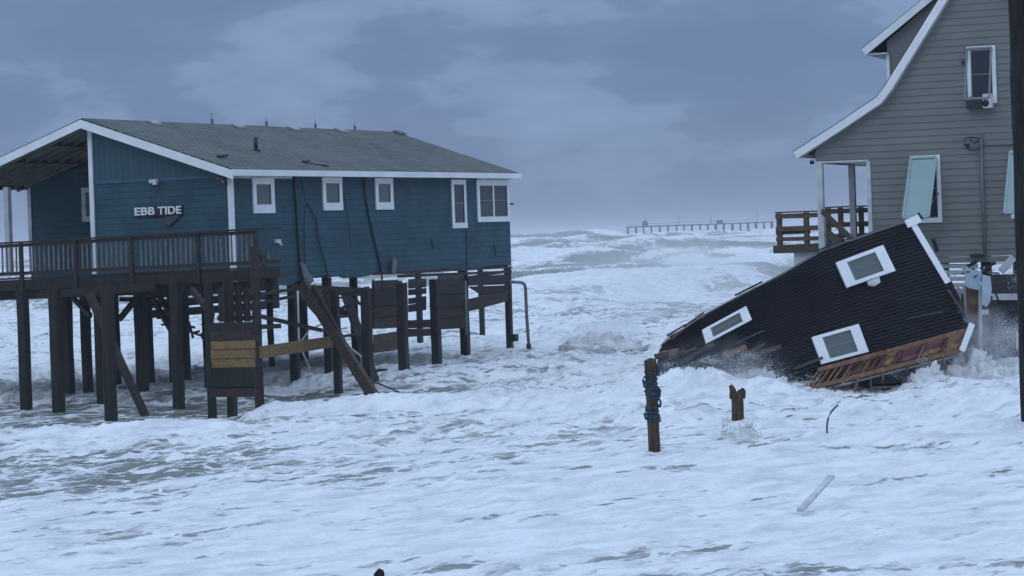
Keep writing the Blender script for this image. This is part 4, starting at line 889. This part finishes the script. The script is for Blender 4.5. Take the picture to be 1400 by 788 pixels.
# ================================================================== wreckage between the two houses
wk=empty('wreckage_stack',at(1335,540,62.5)); wk.location.z=0; wk.matrix_basis=Matrix.Translation((wk.location.x,62.5,0))
tag(wk,'upright broken door panel, post and pale torn sheets standing beside the collapsed building','wreckage')
def wp(pts,Y,m_,name,th=.06):
    j=MB(); j.prism([at(x,y,Y) for x,y in pts],(0,th,0)); return j.build(name,m_,wk,world=True)
wp([(1319,366),(1342,372),(1340,398),(1338,397),(1324,394),(1320,390)],62.0,M_fridge,'torn_sheet'); wp([(1343,376),(1354,378),(1356,395),(1354,412),(1349,420),(1342,416)],61.9,M_fridge,'torn_sheet')
wp([(1321,392),(1339,397),(1338,440),(1324,440)],62.2,M_rust,'door_panel'); wp([(1316,390),(1321,392),(1324,434),(1320,430)],62.3,M_dirtywhite,'door_frame'); wp([(1308,392),(1315,395),(1314,411),(1309,412)],62.4,M_fridge,'torn_sheet')
j=MB(); j.beam(at(1339.5,390,62.1),at(1341.5,520,62.1),.09,.09,side=(1,0,0)); j.build('white_post',M_dirtywhite,wk,world=True)
j=MB(); j.beam(at(1348,405,62.5),at(1350,490,62.5),.26,.2,side=(1,0,0),jit=.02); j.beam(at(1330,430,62.6),at(1333,535,62.6),.28,.2,side=(1,0,0),jit=.03); j.build('splintered_post',M_wood,wk,world=True)
for k in range(14):
    a_=at(random.uniform(1320,1354),random.uniform(365,382),62.2); j=MB(); j.beam(a_,a_+Vector((random.uniform(-.3,.3),random.uniform(-.3,.3),random.uniform(-.15,.15))),random.uniform(.03,.08),random.uniform(.03,.1)); j.build('splinter',random.choice([M_dkmetal,M_wood,M_metal,M_dirtywhite]),wk,world=True)
j=MB(); c=at(1346,427,61.8); j.box(tuple(c-Vector((.1,.03,.06))),tuple(c+Vector((.1,.03,.06)))); j.build('white_scrap',M_dirtywhite,wk,world=True)

# ================================================================== foreground objects
def post_mesh(px,pyb,pyt,w_,pxt,seed,top='round'):
    g=ground(px,pyb,0); Y=g.y; tp=at(pxt,pyt,Y); r_=w_/2*Y/F; mb=MB(); random.seed(seed)
    n=14; k=10; vs=[]; fs_=[]
    base=Vector((g.x-(tp.x-g.x)*.5,Y,-1.5))
    for i in range(k+1):
        t=i/k; c=base.lerp(tp,t); rr=r_*(1.02-.06*t)
        for a_ in range(n):
            an=a_*2*math.pi/n; q=rr*(1+random.uniform(-.07,.07)+.05*math.sin(3*an+seed))
            vs.append(c+Vector((math.cos(an)*q,math.sin(an)*q,(random.uniform(-.03,.03) if i==k else 0))))
    for i in range(k):
        for a_ in range(n): fs_.append((i*n+a_,i*n+(a_+1)%n,(i+1)*n+(a_+1)%n,(i+1)*n+a_))
    vs.append(tp+Vector((0,0,.05))); fs_+= [(k*n+a_,k*n+(a_+1)%n,len(vs)-1) for a_ in range(n)]
    mb.add(vs,fs_); return mb,g,tp,r_
M_post=mat('weathered_post_wood',(.075,.05,.032),.8,.6,4,(5,5,.8),bump=.03,bscale=7,spec=.2)
mb,g,tp,r_=post_mesh(895,620,493,17,889,3)
pa=empty('mooring_post',(g.x,g.y,0)); tag(pa,'tall dark wooden post wrapped in teal rope standing in the foam','post'); mb.build('post',M_post,pa,world=True)
for z0,z1,nw,sd in ((.35,.43,5,1),(.47,.52,2,4),(.60,.78,11,2),(.84,.88,2,3)):
    rp=MB(); pts=[]
    H_=tp.z
    for i in range(nw*16+1):
        t=i/(nw*16); zz=H_*(z0+(z1-z0)*t); an=i/16*2*math.pi; cc=Vector((g.x,g.y,0)).lerp(Vector((tp.x,tp.y,H_)),zz/H_); rr=r_*1.07+.016*math.sin(i*.37+sd)+.008*math.sin(i*1.3)
        pts.append(Vector((cc.x+math.cos(an)*rr,cc.y+math.sin(an)*rr,zz+.035*math.sin(an*.63+sd))))
    rp.tube(pts,.016,6); rp.build('rope',M_rope,pa,world=True)
for k in range(5):
    c=Vector((g.x,g.y,0)).lerp(tp,.45+.12*k); j=MB(); sx=random.choice([-1,1]); j.tube([c+Vector((sx*r_*1.05,-.05,.03)),c+Vector((sx*r_*1.35,-.08,-.03)),c+Vector((sx*r_*1.2,-.1,-.12))],.022,6); j.build('rope_end',M_rope,pa,world=True)
# broken stump with a forked top
mb,g,tp,r_=post_mesh(1009,582,538,17,1008,5)
pb=empty('broken_post',(g.x,g.y,0)); tag(pb,'short broken brown post with a forked top in the foam','post'); mb.build('post',M_post,pb,world=True)
j=MB(); j.tube([tp+Vector((-.08,0,-.1)),tp+Vector((-.09,0,.08)),tp+Vector((-.13,0,.17))],.085,8,.04); j.tube([tp+Vector((.07,0,-.1)),tp+Vector((.10,0,.06)),tp+Vector((.12,0,.1))],.09,8,.07); j.build('splintered_fork',M_post,pb,world=True)
# curved hose
j=MB(); Y=ground(1132,600).y; P=[(1133,608),(1131,596),(1130.5,584),(1132,573),(1136,564),(1141,558),(1146,554)]; j.tube([at(x,y,Y) for x,y in P],.019,8); o=j.build('curved_hose',mat('navy_hose',(.07,.095,.14),.45)); tag(o,'thin dark blue curved hose sticking up out of the white foam','hose')
# floating white batten
g0=ground(1094,698,.05); g1=ground(1137,652,.12); g1=at(1137,652,g0.y+1.0)
j=MB(); j.beam(g0,g1,.105,.05,ch=.4,jit=.006); o=j.build('floating_board',M_dirtywhite); tag(o,'pale white board floating askew in the foam','board')
# tip at the lower edge
mb,g,tp,r_=post_mesh(518,812,783,15,518,9); o=mb.build('submerged_post',M_pole); tag(o,'black rounded post tip just showing at the bottom edge of the surf','post')
# utility pole at the right edge
Yp=46.7; a_=at(1418,590,Yp); mb=MB(); n=20; vs=[]; k=26; fs_=[]
tpx=at(1393,-60,Yp)
for i in range(k+1):
    t=i/k; c=Vector((a_.x,Yp,-1.5)).lerp(Vector((tpx.x+.05,Yp,9.6)),t)
    for q in range(n):
        an=q*2*math.pi/n; rr=(.30-.03*t)*(1+.03*math.sin(5*an+i)+random.uniform(-.02,.02)); 
        vs.append(c+Vector((math.cos(an)*rr,math.sin(an)*rr,0)))
for i in range(k):
    for q in range(n): fs_.append((i*n+q,i*n+(q+1)%n,(i+1)*n+(q+1)%n,(i+1)*n+q))
fs_.append(tuple(k*n+q for q in range(n))); mb.add(vs,fs_)
o=mb.build('utility_pole',M_pole); tag(o,'tall dark weathered utility pole at the right edge in front of the grey house','pole')
# ================================================================== sea haze
hz=MB(); hz.box((-4200,-64,-4.4),(4200,9200,16)); ho=hz.build('haze',bpy.data.materials.new('haze_air')); tag(ho,kind='stuff')
hm=ho.data.materials[0]; hm.use_nodes=True; t=hm.node_tree; t.nodes.clear(); o_=t.nodes.new('ShaderNodeOutputMaterial'); pv=t.nodes.new('ShaderNodeVolumePrincipled')
pv.inputs['Color'].default_value=(.86,.88,.92,1); pv.inputs['Density'].default_value=.0003; pv.inputs['Anisotropy'].default_value=0; t.links.new(pv.outputs[0],o_.inputs['Volume'])
def mist(name,label,lo,hi,dens,seed,nscale):
    # drifting spray: a soft puff of real participating air
    c=(Vector(lo)+Vector(hi))/2; hs=(Vector(hi)-Vector(lo))/2; mb=MB(); mb.box(-hs,hs); o=mb.build(name,bpy.data.materials.new(name+'_air')); o.location=c; tag(o,label,'spray',kind='stuff')
    m_=o.data.materials[0]; m_.use_nodes=True; t=m_.node_tree; t.nodes.clear(); oo=t.nodes.new('ShaderNodeOutputMaterial'); pv=t.nodes.new('ShaderNodeVolumePrincipled'); pv.inputs['Color'].default_value=(.95,.96,.97,1)
    tc_=t.nodes.new('ShaderNodeTexCoord'); mp_=t.nodes.new('ShaderNodeMapping'); mp_.inputs['Scale'].default_value=(1/hs.x,1/hs.y,1/hs.z); t.links.new(tc_.outputs['Object'],mp_.inputs[0])
    ln=t.nodes.new('ShaderNodeVectorMath'); ln.operation='LENGTH'; t.links.new(mp_.outputs[0],ln.inputs[0])
    fo=t.nodes.new('ShaderNodeMapRange'); fo.interpolation_type='SMOOTHSTEP'; t.links.new(ln.outputs['Value'],fo.inputs[0]); fo.inputs[1].default_value=.25; fo.inputs[2].default_value=1.0; fo.inputs[3].default_value=1; fo.inputs[4].default_value=0
    nz=t.nodes.new('ShaderNodeTexNoise'); nz.inputs['Scale'].default_value=nscale; nz.inputs['Detail'].default_value=4; nz.inputs['Roughness'].default_value=.65; t.links.new(tc_.outputs['Object'],nz.inputs['Vector'])
    nr_=t.nodes.new('ShaderNodeMapRange'); t.links.new(nz.outputs['Fac'],nr_.inputs[0]); nr_.inputs[1].default_value=.40; nr_.inputs[2].default_value=.72
    mu=t.nodes.new('ShaderNodeMath'); mu.operation='MULTIPLY'; t.links.new(fo.outputs[0],mu.inputs[0]); t.links.new(nr_.outputs[0],mu.inputs[1])
    m2=t.nodes.new('ShaderNodeMath'); m2.operation='MULTIPLY'; t.links.new(mu.outputs[0],m2.inputs[0]); m2.inputs[1].default_value=dens; t.links.new(m2.outputs[0],pv.inputs['Density']); t.links.new(pv.outputs[0],oo.inputs['Volume'])
c=at(1340,520,60.6); mist('spray_mist','pale mist of spray before the dark enclosure at right',(c.x-1.5,59.9,-.3),(c.x+1.4,61.5,2.2),2.2,1,1.6)
c=at(985,512,58.6); mist('spray_mist','thin spray drifting over the lower left of the black wall',(c.x-2.0,57.9,-.2),(c.x+2.0,59.2,1.7),.55,2,1.8)
c=at(826,462,84); mist('spray_mist','mist above the small bursting wave in open water',(c.x-1.7,83,-.3),(c.x+1.9,85.5,1.6),1.1,4,1.5)
c=at(905,430,110); mist('spray_mist','veil of windblown spray behind the wreck',(c.x-6,100,-.5),(c.x+7,118,4.2),.22,3,.5)
# ================================================================== fishing pier in the distance
YP=1500.; kp=YP/900.; pr=empty('fishing_pier',ground(950,325)); pr.matrix_basis=Matrix.Translation((at(950,320,YP).x,YP,0)); tag(pr,'long timber fishing pier on many pilings far out in the haze','pier')
pa_=at(857,309,YP); xe=158; zd=CZ+6.6*YP/F
j=MB(); j.box((pa_.x,YP-2.5,zd-.75),(xe,YP+2.5,zd)); j.box((pa_.x,YP-2.5,zd+1.1),(xe,YP-2.35,zd+1.3)); j.build('deck',M_pier,pr,world=True)
x=pa_.x+.5; i=0
while x<xe:
    b_=MB(); wq=random.choice([.7,.8,1.0,1.3]) 
    b_.box((x-wq/2,YP-2.2,-3),(x+wq/2,YP-1.7,zd-.75)); b_.box((x-wq/2,YP+1.7,-3),(x+wq/2,YP+2.2,zd-.75)); b_.box((x-.8,YP-2.4,zd-1.0),(x+.8,YP+2.4,zd-.75))
    b_.build('pile_bent',M_pier,pr,world=True); x+=4.8+random.uniform(-.4,.4); i+=1
p=at(882,305,YP); j=MB(); j.box((p.x-1.6,YP-1.5,zd),(p.x+1.6,YP+1.5,zd+1.8)); j.add([(p.x-2,YP-2,zd+1.8),(p.x+2,YP-2,zd+1.8),(p.x+2,YP+2,zd+1.8),(p.x-2,YP+2,zd+1.8),(p.x,YP,zd+3.8)],[(0,1,4),(1,2,4),(2,3,4),(3,0,4),(0,3,2,1)]); j.build('pavilion',M_pier,pr,world=True)
p=at(984,304,YP); j=MB(); j.box((p.x-2,YP-1,zd),(p.x+2,YP+1,zd+1.9)); j.build('shelter',M_pier,pr,world=True)
for px in (928,972,1035): p=at(px,300,YP); j=MB(); j.box((p.x-.18,YP-.1,zd),(p.x+.18,YP+.1,zd+5.2)); j.build('lamp_post',M_pier,pr,world=True)
# ================================================================== spray and splashes
M_foam=mat('spray_foam',(.72,.73,.72),.8,.12,5,bump=.05,bscale=7)
def splash(name,label,centers,ndrop,seed,dsz=(.010,.035)):
    """lumpy foam mounds plus flying droplets, real drops of water in the air"""
    rg_=np.random.default_rng(seed); V=[];Fc=[]
    tet=np.array([(1,1,1),(1,-1,-1),(-1,1,-1),(-1,-1,1)],float)*.75; octv=np.array([(1,0,0),(-1,0,0),(0,1,0),(0,-1,0),(0,0,1),(0,0,-1)],float)
    octf=[(0,2,4),(2,1,4),(1,3,4),(3,0,4),(2,0,5),(1,2,5),(3,1,5),(0,3,5)]
    tot=sum(c[4] for c in centers)
    for (px,py,Y,(rx,ry,rz_),wt) in centers:
        c=at(px,py,Y); n_=int(ndrop*wt/tot)
        for i in range(n_):
            r=rg_.normal(0,.5,3); dd=np.linalg.norm(r); s_=rg_.uniform(*dsz)*(1.9-min(1.4,dd))
            # clumping
            if rg_.random()<.6: cl=rg_.integers(0,14); rs=np.random.default_rng(seed*100+cl+int(px)); r=rs.normal(0,.5,3)+rg_.normal(0,.10,3)
            p=np.array([c.x+r[0]*rx,c.y+r[1]*ry,c.z+r[2]*rz_]); 
            if p[2]<-.1: p[2]=abs(p[2])
            b0=len(V); V+=list(p+octv*s_*np.array([1,1,rg_.uniform(.8,1.8)])); Fc+=[tuple(b0+k for k in f) for f in octf]
    mb=MB(); mb.add(V,Fc,True); o=mb.build(name,M_foam); tag(o,label,'spray',kind='stuff'); return o
def mound(specs,name,label,seed):
    """piled foam: displaced domes merged in one object"""
    mb=MB(); 
    for i,(px,py,Y,rx,ry,h_) in enumerate(specs):
        c=at(px,py,Y); c.z=-.1; n=44; m_=22; vs=[]
        th=np.linspace(0,2*np.pi,n,endpoint=False)
        for j_ in range(m_+1):
            ph=j_/m_*math.pi/2
            a_=np.cos(th)*math.sin(ph); b_=np.sin(th)*math.sin(ph); cc=math.cos(ph)
            nz=fbm(a_*2.3+seed+i*7,b_*2.3+cc*1.9+i,seed+i,5,.62); q=1+(.75 if h_>.3 else .35)*nz
            for k_ in range(n): vs.append((c.x+a_[k_]*rx*q[k_],c.y+b_[k_]*ry*q[k_],c.z+cc*h_*q[k_]*(1.0)))
        fs_=[(j_*n+k_,j_*n+(k_+1)%n,(j_+1)*n+(k_+1)%n,(j_+1)*n+k_) for j_ in range(m_) for k_ in range(n)]
        mb.add(vs,fs_,True)
    o=mb.build(name,M_foam); tag(o,label,'foam',kind='stuff'); return o
mound([(1272,545,59.6,.50,.4,.58),(1252,548,59.4,.45,.35,.26),(1322,545,60.4,.75,.6,.9),(1345,548,60.2,.6,.5,.62),(1368,550,60,.55,.5,.5),(1295,550,59.3,.6,.4,.34),(1385,552,60,.5,.5,.45)],'crashing_foam','white wave bursting against the wreck beside the right edge',11)
mound([(962,538,58.9,.55,.3,.62),(1035,534,59.2,.5,.3,.66),(945,548,58.2,.8,.6,.45),(985,550,58.2,.7,.5,.52),(1020,545,58.6,.8,.5,.50),(1058,548,58.8,.9,.5,.42),(915,540,58.6,.7,.5,.42),(1085,550,58.8,.5,.4,.28)],'crashing_foam','white foam boiling along the foot of the black wall',12)
mound([(1012,601,ground(1012,601).y,.42,.3,.27)],'post_splash','small burst of foam around the broken forked post',13)
mound([(897,628,ground(897,628).y,.36,.25,.10)],'post_splash','low collar of foam around the rope wrapped post',14)
splash('sea_spray','fine spray thrown up against the wreck and dark enclosure at right',[(1330,525,60.6,(1.6,.8,1.0),5),(1345,500,60.8,(1.3,.8,1.6),3),(1375,505,60.6,(.8,.6,1.2),1.5),(1270,520,59.8,(.9,.5,.7),1.6)],30000,21,(.0025,.0065))
splash('sea_spray','fine spray flying over the foot of the black wall',[(960,520,58.4,(1.6,.5,.45),3),(1010,516,58.6,(1.6,.5,.55),3),(1035,510,58.8,(.8,.5,.6),1.0),(925,516,58.6,(.8,.5,.35),1.2),(1085,524,58.8,(.8,.4,.3),.6)],20000,22,(.0025,.007))
mound([(822,484,ground(822,486).y,1.5,.9,.75),(838,484,ground(838,488).y,1.3,.8,.5),(803,484,ground(803,487).y,.9,.7,.4)],'breaking_plume','small wave bursting in open water between the two houses',15)
splash('sea_spray','tiny droplets around the broken forked post',[(1012,590,ground(1012,601).y,(.5,.3,.25),1)],500,23,(.006,.016))
print('objects',len(bpy.data.objects))
